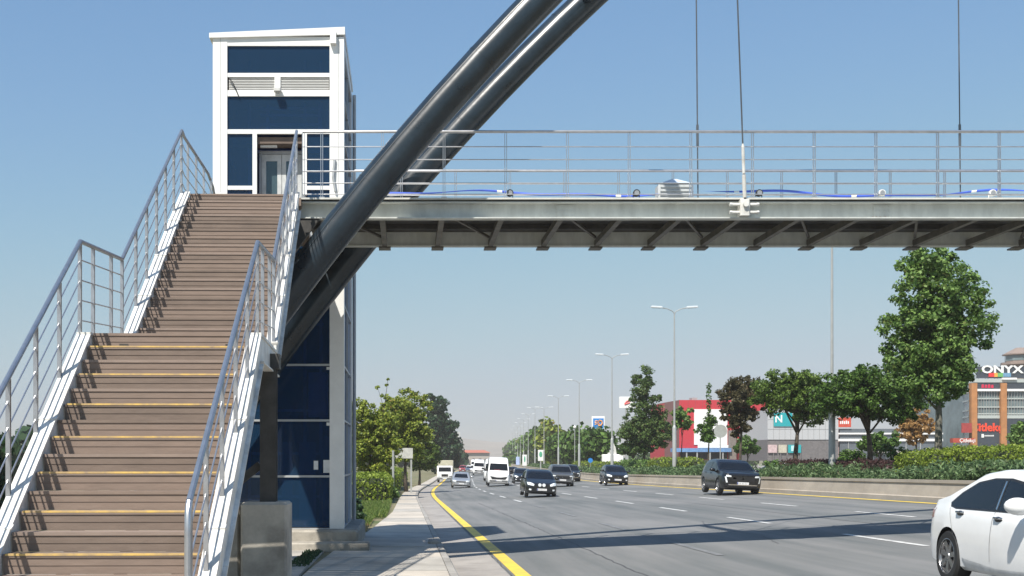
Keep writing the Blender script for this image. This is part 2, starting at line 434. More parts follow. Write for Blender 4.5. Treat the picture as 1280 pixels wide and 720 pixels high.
# ------------------------------------------------------------------ foliage
def quads_mesh(name, P, U, W, m, parent=None, notch=0.0):
    """P centres, U,W half vectors -> leaf kites"""
    n = len(P)
    V = np.empty((n * 4, 3), np.float32)
    V[0::4] = P - U; V[1::4] = P - W + U * 0.15; V[2::4] = P + U; V[3::4] = P + W + U * 0.15
    me = bpy.data.meshes.new(name)
    me.vertices.add(n * 4); me.vertices.foreach_set('co', V.ravel())
    me.loops.add(n * 4); me.loops.foreach_set('vertex_index', np.arange(n * 4, dtype=np.int32))
    me.polygons.add(n); me.polygons.foreach_set('loop_start', np.arange(0, n * 4, 4, dtype=np.int32))
    me.polygons.foreach_set('loop_total', np.full(n, 4, np.int32))
    me.materials.append(m); me.update(calc_edges=True)
    o = bpy.data.objects.new(name, me); COL.objects.link(o)
    if parent: o.parent = parent
    return o
def unit(a): return a / np.maximum(np.linalg.norm(a, axis=1, keepdims=True), 1e-6)
def leaf_cloud(C, rc, per, size, up=0.35, flat=0.75):
    """C clump centres, rc radii -> leaf arrays"""
    k = len(C); n = k * per
    D = unit(RNG.normal(size=(n, 3))); rad = RNG.random(n) ** (1 / 2.2)
    cc = np.repeat(C, per, 0); rr = np.repeat(rc, per)[:, None]
    off = D * rad[:, None] * rr; off[:, 2] *= flat
    P = cc + off
    Nn = unit(D * 0.7 + RNG.normal(size=(n, 3)) * 0.6 + np.array([0, 0, up]))
    T = unit(np.cross(Nn, unit(RNG.normal(size=(n, 3)))))
    B = np.cross(Nn, T)
    s = size * RNG.uniform(0.6, 1.25, n)[:, None]
    return P, T * s, B * s * 0.75
def ell_points(ells, n, bias=0.55, jit=0.0):
    out = []
    vol = np.array([e[3] * e[4] * e[5] for e in ells]) ** 0.75; vol = vol / vol.sum()
    for _ in range(n):
        e = ells[RNG.choice(len(ells), p=vol)]
        d = RNG.normal(size=3); d /= np.linalg.norm(d)
        r = bias + (1.1 - bias) * RNG.random()
        if RNG.random() < 0.2: r *= RNG.random()
        out.append((e[0] + d[0] * e[3] * r, e[1] + d[1] * e[4] * r, e[2] + d[2] * e[5] * r))
    return np.array(out)
def tree(name, label, x, d, z, ells, leaf, clumps=120, per=60, size=0.12, rc=0.4, trunk=0.12, tm=None, cat='tree', group=None, limbs=7, lean=0.0, bias=0.55, ttop=None, fork=0.45):
    """ells: crown ellipsoids (dx,dy,zc,rx,ry,rz) relative to the trunk foot"""
    t = thing(name, label, cat, (x, d, z), group=group)
    C = ell_points(ells, clumps, bias); rcs = rc * RNG.uniform(0.4, 1.3, clumps)
    P, U, W = leaf_cloud(C, rcs, per, size)
    quads_mesh('crown', P, U, W, leaf, t)
    top = ttop or max(e[2] for e in ells)
    low = min(e[2] - e[5] for e in ells)
    mb = MB(); k = 6
    bend = random.uniform(-.1, .1)
    pts = [(lean * i / k + bend * math.sin(i), 0.04 * math.sin(i * 1.7), top * i / k - (0.15 if i == 0 else 0)) for i in range(k + 1)]
    mb.tube(pts, [trunk * (1.25 if i == 0 else (1 - 0.8 * i / k)) for i in range(k + 1)], 9)
    for i in range(limbs):
        f = fork + (0.9 - fork) * i / max(1, limbs)
        zi = max(low * 0.8, top * f * 0.9) if fork else low
        zi = min(zi, top * .9)
        fr = zi / top * k; a = int(fr); fr -= a; a = min(a, k - 1)
        b = Vector(pts[a]).lerp(Vector(pts[a + 1]), fr)
        c = Vector(C[RNG.integers(clumps)])
        if c.z < b.z: c.z = b.z + .4
        mid = b.lerp(c, .5) + Vector((0, 0, 0.12 * (c - b).length))
        mb.tube([b, mid, c], [trunk * .4 * (1 - .5 * zi / top), trunk * .22, trunk * .06], 6)
    mb.build('trunk', tm or TRUNK, t, smooth='all')
    return t
def hedge(name, label, x0, x1, d0, d1, z0, h, leaf, n, size=0.05, group=None, round_=0.15, cat='hedge', rot=0):
    cxm, cym = (x0 + x1) / 2, (d0 + d1) / 2; a, b = (x1 - x0) / 2, (d1 - d0) / 2
    t = thing(name, label, cat, (cxm, cym, z0), rz=rot, group=group)
    mb = MB(); mb.bev(-a + .1, a - .1, -b + .1, b - .1, -.1, h - .1, min(.25, a * .4))
    mb.build('inner_branches', mat('hedge_core', (0.02, 0.03, 0.01), 0.9), t)
    # shell of leaves: top and four sides, wavy
    at, as_, af = a * b * 4, b * h * 2, a * h * 2
    w = np.array([at, as_, as_, af, af]); w = w / w.sum(); ch = RNG.choice(5, n, p=w)
    u = RNG.uniform(-1, 1, n); v = RNG.uniform(-1, 1, n); P = np.zeros((n, 3)); Nn = np.zeros((n, 3))
    for k in range(5):
        m = ch == k
        if k == 0: P[m] = np.c_[u[m] * a, v[m] * b, np.full(m.sum(), h)]; Nn[m] = (0, 0, 1)
        elif k in (1, 2): sgn = 1 if k == 1 else -1; P[m] = np.c_[np.full(m.sum(), sgn * a), u[m] * b, (v[m] + 1) / 2 * h]; Nn[m] = (sgn, 0, 0)
        else: sgn = 1 if k == 3 else -1; P[m] = np.c_[u[m] * a, np.full(m.sum(), sgn * b), (v[m] + 1) / 2 * h]; Nn[m] = (0, sgn, 0)
    # round top edges
    ex = np.clip((np.abs(P[:, 0]) - (a - round_ * 2)) / (round_ * 2), 0, 1); ey = np.clip((np.abs(P[:, 1]) - (b - round_ * 2)) / (round_ * 2), 0, 1)
    P[:, 2] -= (P[:, 2] > h * .75) * round_ * np.maximum(ex, ey) ** 2
    wav = 0.05 * np.sin(P[:, 0] * 2.3 + P[:, 1] * 1.1) + 0.04 * np.sin(P[:, 1] * 3.1)
    P += Nn * (RNG.normal(size=(n, 1)) * 0.05 + wav[:, None] - .02)
    Nn = unit(Nn * .9 + RNG.normal(size=(n, 3)) * 0.55)
    T = unit(np.cross(Nn, unit(RNG.normal(size=(n, 3))))); B = np.cross(Nn, T); s = size * RNG.uniform(.6, 1.3, n)[:, None]
    quads_mesh('foliage', P, T * s, B * s * .75, leaf, t)
    return t

medz = lambda d: gz(d) + roff(17.1) + 0.52
def med(px, off, pyb=None):
    """depth on the median where an object at lateral offset off shows at column px"""
    d = 60.
    for _ in range(40): d = F * (off + cx(d)) / (px - VX)
    return d
# -- median trees
def mtree(px, off, top_py, crown_w_px, low_py, name, label, leaf, **k):
    d = med(px, off); s = F / d; x = off + cx(d); z = medz(d)
    top = Z_(top_py, s) - z; low = Z_(low_py, s) - z; w = crown_w_px / s / 2
    return d, s, x, z, top, low, w
d, s, x, z, top, low, w = mtree(1172, 20.5, 306, 119, 492, '', '', LG)
tree('plane_tree', 'tallest plane tree with bright green oval crown reaching the bridge underside', x, d, z,
     [(-.1, 0, low + (top - low) * .55, w * .85, w * .85, (top - low) * .46), (.6, -.2, low + (top - low) * .50, w * .72, w * .7, (top - low) * .3), (-.5, .2, low + (top - low) * .36, w * .8, w * .8, (top - low) * .3), (-.3, 0, low + .8, w * .75, w * .8, 1.1), (.3, 0, low + 1.0, w * .6, w * .8, 1.2), (0, 0, low + .5, w * .5, w * .5, .8), (-.3, 0, top - 1.0, w * .5, w * .5, 1.0)],
     LG, clumps=520, per=80, size=0.075, rc=0.36, trunk=0.17, tm=TRUNKL, limbs=12, ttop=top * .8, fork=.42)
d, s, x, z, top, low, w = mtree(1086, 20.8, 458, 136, 538, '', '', LD)
tree('broadleaf_tree', 'dark green spreading tree with black trunk just left of the tallest plane tree', x, d, z,
     [(0, 0, low + (top - low) * .55, w, w, (top - low) * .40), (-.9, 0, low + (top - low) * .5, w * .6, w * .6, .8), (.9, 0, low + (top - low) * .4, w * .65, w * .6, .8), (0.0, 0, top - .6, w * .6, w * .6, .6)],
     LD, clumps=360, per=85, size=0.068, rc=0.32, trunk=0.17, limbs=12, ttop=(low + top) / 2, fork=.35)
d, s, x, z, top, low, w = mtree(996, 20.8, 463, 118, 540, '', '', LD)
tree('broadleaf_tree', 'vase-shaped green tree with forked limbs between the reddish tree and the pole', x, d, z,
     [(0, 0, low + (top - low) * .62, w * .9, w * .9, (top - low) * .33), (-1.0, 0, low + (top - low) * .66, w * .5, w * .5, .7), (.9, 0, low + (top - low) * .42, w * .5, w * .5, .9), (-.2, 0, top - .5, w * .6, w * .6, .5)],
     leafmat('leaf_mid', (0.02, 0.05, 0.010), (0.19, 0.29, 0.05)), clumps=320, per=85, size=0.07, rc=0.32, trunk=0.17, limbs=14, ttop=(low + top) / 2, fork=.25)
d, s, x, z, top, low, w = mtree(926, 20.2, 470, 60, 545, '', '', LR)
tree('maple_tree', 'reddish brown leaved tree with tapered crown standing behind the black crossover', x, d, z,
     [(0, 0, low + (top - low) * .6, w * .95, w * .95, (top - low) * .36), (0, 0, low + (top - low) * .3, w * .6, w * .6, (top - low) * .3), (-.4, 0, top - .5, w * .4, w * .4, .5), (.5, 0, top - 1.1, w * .6, w * .5, .7)],
     LR, clumps=190, per=70, size=0.085, rc=0.3, trunk=0.11, limbs=8, ttop=(low + top) / 2)
d, s, x, z, top, low, w = mtree(886, 20.4, 482, 27, 552, '', '', LD)
tree('young_tree', 'small round young tree with a thin leader shoot poking above its crown', x, d, z,
     [(-.1, 0, low + .9, w, w, .95), (0, 0, low + .5, w * .7, w * .7, .6)], LD, clumps=42, per=50, size=0.1, rc=0.3, trunk=0.07, limbs=5, ttop=top * .8)
_, _, _ = 0, 0, 0
P0 = np.array([[x, d, z]]) 
C = np.array([[0.02 * math.sin(i), 0, top * .68 + i * (top * .32) / 7] for i in range(8)])
P, U, W = leaf_cloud(C, np.full(8, .2), 26, .085, flat=1.2)
lt = [o for o in bpy.data.objects if o.name.startswith('young_tree')][0]
quads_mesh('leader_shoot', P, U, W, LD, lt)
d, s, x, z, top, low, w = mtree(852, 20.2, 507, 22, 548, '', '', LD)
tree('young_tree', 'tiny sapling with one small green tuft against the red building corner', x, d, z,
     [(.1, 0, top - .9, w, w, .85)], LG, clumps=34, per=46, size=0.11, rc=0.28, trunk=0.06, limbs=4, ttop=top * .8)
d, s, x, z, top, low, w = mtree(806, 20.6, 458, 66, 566, '', '', LD)
tree('conical_tree', 'big cone-shaped tree with ragged pointed top left of the red building', x, d, z,
     [(-.1, 0, top - 1.3, w * .38, w * .38, 1.35), (-.1, 0, top - 3.0, w * .62, w * .62, 1.5), (-.8, 0, low + 2.2, w * .6, w * .7, 1.7), (.9, 0, low + 1.9, w * .65, w * .7, 1.8), (0, 0, low + 1.6, w * .8, w * .8, 1.7)],
     leafmat('leaf_cone', (0.03, 0.07, 0.018), (0.13, 0.20, 0.05), dry=(0.17, 0.14, 0.06)), clumps=340, per=75, size=0.10, rc=0.42, trunk=0.16, limbs=10, ttop=top * .8)
# row of further trees
rowt = [(748, 22.5, 540, 32, 572, LD, 'dark round tree beside the big cone-shaped tree'),
        (724, 23, 541, 34, 573, LD, 'dark round tree below the blue and white pylon sign'),
        (704, 23, 548, 26, 573, LD, 'low dark tree behind the grey crossover'),
        (688, 23, 528, 24, 572, LY, 'tall pale olive tree in the distant median row'),
        (676, 23, 536, 18, 570, LD, 'slim dark tree next to the tall pale olive tree'),
        (664, 23.2, 547, 20, 570, LG, 'hazy mid green tree halfway down the distant median'),
        (652, 23.2, 552, 18, 571, LG, 'small hazy green tree near the far end of the median'),
        (641, 23.5, 556, 16, 572, LD, 'farthest small dark tree in the median row')]
for px, off, tp, wp, lp, lf, lab in rowt:
    d, s, x, z, top, low, w = mtree(px, off, tp, wp, lp, '', '', lf)
    tree('median_tree', lab, x, d, z, [(0, 0, low + (top - low) * .5, w, w, (top - low) * .5), (w * .4, 0, low + (top - low) * .35, w * .8, w * .7, (top - low) * .35), (-w * .3, 0, low + (top - low) * .6, w * .7, w * .7, (top - low) * .36)],
         lf, clumps=90, per=50, size=0.2 + 0.0012 * d, rc=.09 * d ** .55, trunk=.18, group='trees in a row along the median', limbs=5, ttop=(low + top) / 2)
for i, (px, off, wd, hh, lf, lab) in enumerate([(1062, 22.5, 1.6, 1.5, LD, 'dark round bush right of the thick pole base'), (1120, 22.8, 1.8, 1.7, LD, 'dark round bush right of the spreading tree trunk'), (968, 22.4, 1.3, 1.1, LG, 'green round bush right of the black crossover roof'),
        (905, 22.6, 1.2, 1.2, LD, 'dark round bush under the round traffic sign'), (1150, 23, 1.6, 1.1, LG, 'green low bush below the dried orange tree'), (832, 22.8, 1.4, 1.2, LD, 'dark round bush left of the tiny sapling')]):
    d = med(px, off); t = thing('bush', lab, 'bush', (off + cx(d), d, medz(d)))
    P, U, W = leaf_cloud(ell_points([(0, 0, hh * .5, wd * .5, wd * .5, hh * .5)], 60), np.full(60, .2), 60, .06); quads_mesh('leaves', P, U, W, lf, t)
    mb = MB()
    for k in range(5): mb.tube([(0, 0, -.05), (random.uniform(-.4, .4), random.uniform(-.4, .4), hh * .8)], [.02, .005], 5)
    mb.build('stem', TRUNK, t)
# trees behind the median
for px, sx, tp, lp, wp, lf, lab, nm in [
    (1146, 17, 506, 556, 42, LO, 'dried orange leaved tree standing behind the median hedges', 'dry_tree'),
    (1100, 19, 538, 566, 44, LD, 'low dark bushy tree under the spreading dark green tree', 'bushy_tree'),
    (934, 14, 547, 566, 28, LD, 'small dark bush-like tree by the white store wall', 'bushy_tree'),
    (1273, 19, 529, 556, 11, LG, 'slim upright cypress before the mall entrance', 'cypress'),
    (791, 11, 552, 568, 34, LD, 'dark shrub mass under the cone-shaped tree', 'bushy_tree')]:
    d = D_(sx); x = X_(px, sx); z = gz(d) + .6; top = Z_(tp, sx) - z; low = Z_(lp, sx) - z; w = wp / sx / 2
    tree(nm, lab, x, d, z, [(0, 0, (top + low) / 2, w, w, (top - low) / 2), (-w * .3, 0, low + (top - low) * .35, w * .8, w * .8, (top - low) * .35)], lf,
         clumps=90, per=46, size=.12, rc=.32, trunk=.1, limbs=8, ttop=(low + top) / 2)
# -- trees on the left of the road
def ltree(name, label, px, sx, tp, lp, wp, lf, ells=None, **k):
    d = D_(sx); x = X_(px, sx); z = gz(d); top = Z_(tp, sx) - z; low = Z_(lp, sx) - z; w = wp / sx / 2
    h = top - low
    ells = ells(w, low, top, h) if ells else [(0, 0, low + h * .5, w, w, h * .5)]
    return tree(name, label, x, d, z, ells, lf, **k)
ltree('street_tree', 'yellow-green tree with a bare leafy sprig sticking up right beside the lift tower', 462, 20, 492, 592, 86, LY,
      lambda w, l, t, h: [(-.5, 0, l + h * .45, w * .7, w * .8, h * .42), (.5, 0, l + h * .35, w * .7, w * .7, h * .36), (-1.2, 0, t - 1.4, w * .55, w * .5, 1.0), (.6, 0, t - 2.0, w * .5, w * .5, .8)],
      clumps=330, per=75, size=.085, rc=.34, trunk=.14, limbs=9, ttop=None)
ltree('street_tree', 'broad yellow-green tree behind the white board at the roadside', 508, 16.5, 487, 578, 60, LY,
      lambda w, l, t, h: [(0, 0, l + h * .62, w, w, h * .38), (.3, 0, l + h * .35, w * .9, w * .9, h * .34), (-.6, 0, l + h * .45, w * .7, w * .8, h * .4)],
      clumps=330, per=75, size=.10, rc=.38, trunk=.15, limbs=9)
ltree('street_tree', 'smaller green tree with sunlit tips beside the canvas-topped truck', 524, 12, 538, 592, 44, leafmat('leaf_yg', (0.04, 0.08, 0.015), (0.14, 0.2, 0.035)),
      lambda w, l, t, h: [(0, 0, l + h * .6, w, w, h * .4), (.3, 0, l + h * .35, w * .9, w * .9, h * .34)], clumps=130, per=56, size=.17, rc=.5, trunk=.14, limbs=6)
ltree('poplar_tree', 'tall dark poplar with a narrow pointed top at the left roadside', 545, 6.6, 488, 590, 30, LC,
      lambda w, l, t, h: [(-.2, 0, l + h * .70, w * .8, w, h * .30), (0, 0, l + h * .35, w * 1.1, w, h * .36)], clumps=150, per=70, size=.34, rc=.95, trunk=.3, limbs=5)
ltree('poplar_tree', 'second dark poplar with a shorter leaning peak overhanging the road', 561, 6.3, 500, 590, 30, LC,
      lambda w, l, t, h: [(-1, 0, l + h * .66, w * .45, w, h * .32), (0, 0, l + h * .34, w * 1.1, w, h * .36), (-.8, 0, l + h * .4, w, w, h * .3)], clumps=150, per=70, size=.34, rc=.95, trunk=.3, limbs=5)
# sprig above the first street tree
d = D_(20); x = X_(482, 20); z = gz(d)
t = thing('tall_shoot', 'bare twig with few leaf tufts sticking out above the yellow-green tree', 'plant', (x, d, z))
mb = MB(); h0 = Z_(474, 20) - z
mb.tube([(-.3, 0, 0), (-.2, 0, h0 * .6), (0, 0, h0 * .85), (.15, 0, h0)], [.05, .03, .02, .008], 6)
mb.tube([(-.1, 0, h0 * .75), (-.5, 0, h0 * .93)], [.02, .006], 5)
mb.build('stem', TRUNK, t)
P, U, W = leaf_cloud(np.array([[.15, 0, h0], [.05, 0, h0 * .95], [-.5, 0, h0 * .93], [-.25, 0, h0 * .86], [0, 0, h0 * .84], [-.2, 0, h0 * .78], [.0, 0, h0 * .74], [-.35, 0, h0 * .7]]), np.array([.1, .13, .18, .16, .12, .2, .25, .3]), 22, .09)
quads_mesh('leaves', P, U, W, LY, t)
# left hedges
def lh(pxl, pxr, sx, s2, topy, lab, n):
    d0, d1 = D_(sx), D_(s2); x0, x1 = X_(pxl, sx), X_(pxr, sx)
    z0 = gz(d0); hedge('hedge', lab, x0, x1, d0, d1, z0, Z_(topy, sx) - z0, LH, n, .075, 'clipped hedges left of the sidewalk', .22)
lh(425, 486, 25, 20.5, 596, 'nearest square clipped hedge in a row on the left beside the lift tower', 9000)
lh(452, 492, 19.8, 16, 590, 'second clipped hedge in the left roadside row', 6000)
lh(468, 499, 15.6, 12.6, 587, 'third clipped hedge below the white roadside board', 5000)
lh(489, 508, 12.3, 10.2, 588, 'farthest low clipped hedge in the left roadside row', 3000)
# dark hedge far left behind the stair
hedge('tall_hedge', 'dark tall hedge seen through the left stair railing', -21, -9.8, 28, 31, gz(30), Z_(542, F / 28) - gz(30), LC, 6000, .11)
# grass beside the sidewalk
def grass(name, x0, x1, d0, d1, n, h, m):
    P = np.c_[RNG.uniform(x0, x1, n), RNG.uniform(d0, d1, n), np.zeros(n)]
    P[:, 2] = [gz(v) for v in P[:, 1]]
    hh = h * RNG.uniform(.4, 1.2, n); T = np.c_[RNG.normal(size=n) * .25, RNG.normal(size=n) * .25, np.ones(n)] * hh[:, None] * .5
    a = RNG.uniform(0, math.pi, n); B = np.c_[np.cos(a), np.sin(a), np.zeros(n)] * .012 * (1 + h * 3)
    P[:, 2] += hh * .45
    o = quads_mesh(name, P, T, B, m); tag(o, kind='stuff'); return o
grass('grass', -2.6, -1.0, 36, 62, 16000, .16, GRS); grass('grass', -1.05, -.6, 42, 62, 3000, .2, GRS)
grass('dry_grass', -1.7, -1.0, 31.5, 42, 3500, .08, leafmat('dry_blade', (.25, .19, .08), (.45, .36, .18)))
grass('weeds', -1.95, -1.62, 20.5, 24.6, 900, .07, LC)
def bushclump(label, px, sx, w, h, leaf, nm='shrub'):
    d = D_(sx); t = thing(nm, label, 'shrub', (X_(px, sx), d, gz(d)))
    P, U, W = leaf_cloud(ell_points([(0, 0, h * .5, w, w, h * .5)], 26), np.full(26, .16), 50, .06); quads_mesh('leaves', P, U, W, leaf, t)
    mb = MB()
    for i in range(5): mb.tube([(0, 0, -.05), (random.uniform(-w, w) * .7, random.uniform(-w, w) * .7, h * .8)], [.015, .004], 5)
    mb.build('stem', TRUNK, t)
bushclump('small loose shrub at the end of the nearest clipped hedge', 491, 22, .35, .6, LG)
bushclump('dark low shrub against the right foot of the lift tower', 444, 42, .22, .75, LC)

# -- juniper mass behind the wall, purple barberry, clipped hedges
def juniper():
    k = 5200
    dd = 28 + (260 - 28) * RNG.random(k) ** 1.7; oo = RNG.uniform(17.62, 19.6, k)
    C = np.array([[o + cx(v), v, medz(v) + .10 + .26 * abs(math.sin(v * .9 + o * 2)) + .2 * math.sin(v * .37 + o) + .12 * math.sin(v * 2.3 - o)] for o, v in zip(oo, dd)])
    P = np.repeat(C, 20, 0); m = len(P)
    P += np.clip(RNG.normal(size=(m, 3)), -1.6, 1.6) * np.array([.16, .30, .12])
    D = unit(RNG.normal(size=(m, 3)) * np.array([1, 1, .7]) + np.array([-.2, 0, .7]))
    far = (1 + P[:, 1] / 130)[:, None]
    T = D * .10 * RNG.uniform(.5, 1.4, (m, 1)) * far ** .5; B = unit(np.cross(D, RNG.normal(size=(m, 3)))) * .022 * far
    o = quads_mesh('juniper_groundcover', P, T, B, LJ); tag(o, kind='stuff')
juniper()
def stripbush(name, label, px0, px1, off, leaf, h, size, n, wd=1.0, cat='hedge', group=None):
    d0, d1 = med(px1, off), med(px0, off); x = off + cx((d0 + d1) / 2); h0 = medz((d0 + d1) / 2)
    slope = math.atan((cx(d1) - cx(d0)) / (d1 - d0))
    return hedge(name, label, x - wd / 2, x + wd / 2, d0, d1, h0, h, leaf, n, size, group, .2, cat, -slope)
stripbush('hedge', 'bright clipped hedge right of the tallest plane tree trunk, behind the white sedan', 1203, 1330, 21.3, LH, 1.28, .05, 11000, 2.2, group='clipped hedges in the median')
stripbush('hedge', 'shorter rounded clipped hedge in front of the tallest plane tree trunk', 1146, 1194, 20.3, LH, 1.22, .05, 6000, 1.8, group='clipped hedges in the median')
stripbush('hedge', 'yellowish clipped hedge left of the black crossover at the pole foot', 822, 868, 20.4, LH, 1.4, .07, 4500, 1.6, group='clipped hedges in the median')
stripbush('hedge', 'duller clipped hedge between the cone-shaped tree and the pole foot', 782, 819, 20.4, LG, 1.35, .09, 4000, 1.6, group='clipped hedges in the median')
stripbush('hedge', 'long low hedge behind the dark hatchback at the cone-shaped tree', 722, 778, 20.6, LH, 1.3, .1, 4000, 1.6, group='clipped hedges in the median')
stripbush('barberry_hedge', 'dark purple low hedge at the feet of the spreading trees', 985, 1118, 20.0, LP, .92, .06, 8000, 1.1)

# ------------------------------------------------------------------ stair
TH = 0.0287; SO = Vector((-2.80, 21.7, 0))
SU = Vector((math.sin(TH), -math.cos(TH), 0)); SR = Vector((math.cos(TH), math.sin(TH), 0))
stair = thing('footbridge_stairs', 'brown composite stairway with white stringers and steel railings climbing to the footbridge', 'staircase', (SO.x, SO.y, 0))
SM = Matrix(((SR.x, SU.x, 0, 0), (SR.y, SU.y, 0, 0), (0, 0, 1, 0), (0, 0, 0, 1)))   # local (a,b,z)
HW = 0.94; HR = 0.81
ZT, B1, ZL, B2 = 6.26, 5.38, 3.05, 7.61
n1, n2 = 18, 18
t1, r1 = B1 / n1, (ZT - ZL) / n1
t2, r2 = 0.268, 0.1724
def zline(b):
    if b <= 0: return ZT
    if b <= B1: return ZT - (ZT - ZL) * b / B1
    if b <= B2: return ZL
    return ZL - (b - B2) * r2 / t2
SK = lambda b: 0.0 if b <= B2 else (b - B2) / 4.6
def step(b, z, t, r, strip_, worn):
    HR = 0.81 - .07 * SK(b)
    mb = MB()
    # tread board with nosing at b
    mb.box(-HW, HR, b - t + .01, b + .010, z - .03, z, 1, SM)
    # riser of two planks under the nosing
    mb.box(-HW, HR, b - .025, b, z - .035 - (r - .035) * .46, z - .031, 0, SM)
    mb.box(-HW, HR, b - .031, b - .005, z - r + .001, z - .0355 - (r - .035) * .46, 0, SM)
    o = mb.build('step', [random.choice((TREAD, TREAD, TREAD3)), random.choice((TREAD2, TREAD, TREAD2, TREAD3))], stair)
    if strip_:
        m2 = MB(); m2.box(-HW + .02, HR - .02, b - .022, b + .0115, z + .001, z + .005, 0, SM)
        m2.box(-HW + .02, HR - .02, b + .0105, b + .0135, z - .013, z + .0045, 0, SM)
        m2.build('nosing_strip', YSTRIP, o)
for i in range(n1): step(i * t1, ZT - i * r1, t1, r1, False, i % 5 == 1)
for i in range(n2): step(B2 + i * t2, ZL - i * r2, t2, r2, i % 2 == 1, i % 2 == 0)
mb = MB(); mb.box(-HW, HR, B1 + .002, B2 - t2 + .005, ZL - .05, ZL, 0, SM); mb.build('landing', TREAD, stair)
mb = MB(); mb.box(-1.02, .98, -4.5, -t1 + .008, ZT - .14, ZT, 0, SM); mb.build('top_platform', TREAD, stair)
# stringers: channel on each side
def stringer(a0, a1, name, up=0.05, dn=0.27):
    mb = MB()
    segs = [(-0.05, B1 - .1), (B1 - .1, B2 + .12), (B2 + .12, B2 + n2 * t2)]
    for k, (u, v) in enumerate(segs):
        L_ = v - u; m = max(1, round(L_ / 1.5))
        for i in range(m):
            p, q_ = u + L_ * i / m + (.004 if i else 0), u + L_ * (i + 1) / m
            zp, zq = zline(p), zline(q_)
            if k == 1: zp = zq = ZL - .05
            poly = [(p, zp - dn), (q_, zq - dn), (q_, zq + up - .03), (p, zp + up - .03)]
            d0_ = -.07 * SK(p) if a0 > 0 else 0; d1_ = -.07 * SK(q_) if a0 > 0 else 0
            ia, ib = (a0 + .015, a0 + .05) if a0 < 0 else (a1 - .05, a1 - .015)
            vs = [SM @ Vector((a + (d0_ if b == p else d1_), b, z)) for a in (ia, ib) for b, z in poly]
            mb.bar(SM @ Vector(((a0 + a1) / 2 + d0_, p, zp + up - .015)), SM @ Vector(((a0 + a1) / 2 + d1_, q_, zq + up - .015)), a1 - a0, .03)
            mb.bar(SM @ Vector(((ia + ib) / 2 + d0_, p, zp - dn - .012)), SM @ Vector(((ia + ib) / 2 + d1_, q_, zq - dn - .012)), .12, .02)
            k_ = .835 if a0 > 0 else -.965
            mb.bar(SM @ Vector((k_ + d0_, p, zp - .12)), SM @ Vector((k_ + d1_, q_, zq - .12)), .02, .28)
            mb.add(vs, [(0, 1, 2, 3), (7, 6, 5, 4), (0, 4, 5, 1), (1, 5, 6, 2), (2, 6, 7, 3), (3, 7, 4, 0)])
            # lapped cover plate end
            if k != 1:
                c = Vector((0, 0, 0)); da = .008
                b_ = q_ - .05; zz = zline(b_)
                mb.bar(SM @ Vector(((a0 + a1) / 2 + d1_, b_ - .03, zz + up + .002)), SM @ Vector(((a0 + a1) / 2 + d1_, b_ + .05, zline(b_ + .05) + up + .002)), a1 - a0 + .02, .018)
    mb.build(name, STRING, stair)
stringer(-1.105, -.945, 'stringer'); stringer(.815, .97, 'stringer')
# underside carriage plates
mb = MB()
for (u, v) in ((0.1, B1 - .1), (B2 + .2, B2 + n2 * t2 - .1)):
    for a in (-.5, 0, .5):
        mb.bar(SM @ Vector((a, u, zline(u) - .38)), SM @ Vector((a, v, zline(v) - .38)), .08, .12)
for a in (-.6, .6): mb.bar(SM @ Vector((a, B1, ZL - .2)), SM @ Vector((a, B2, ZL - .2)), .1, .16)
mb.build('carriage_beam', GIRDERD, stair)
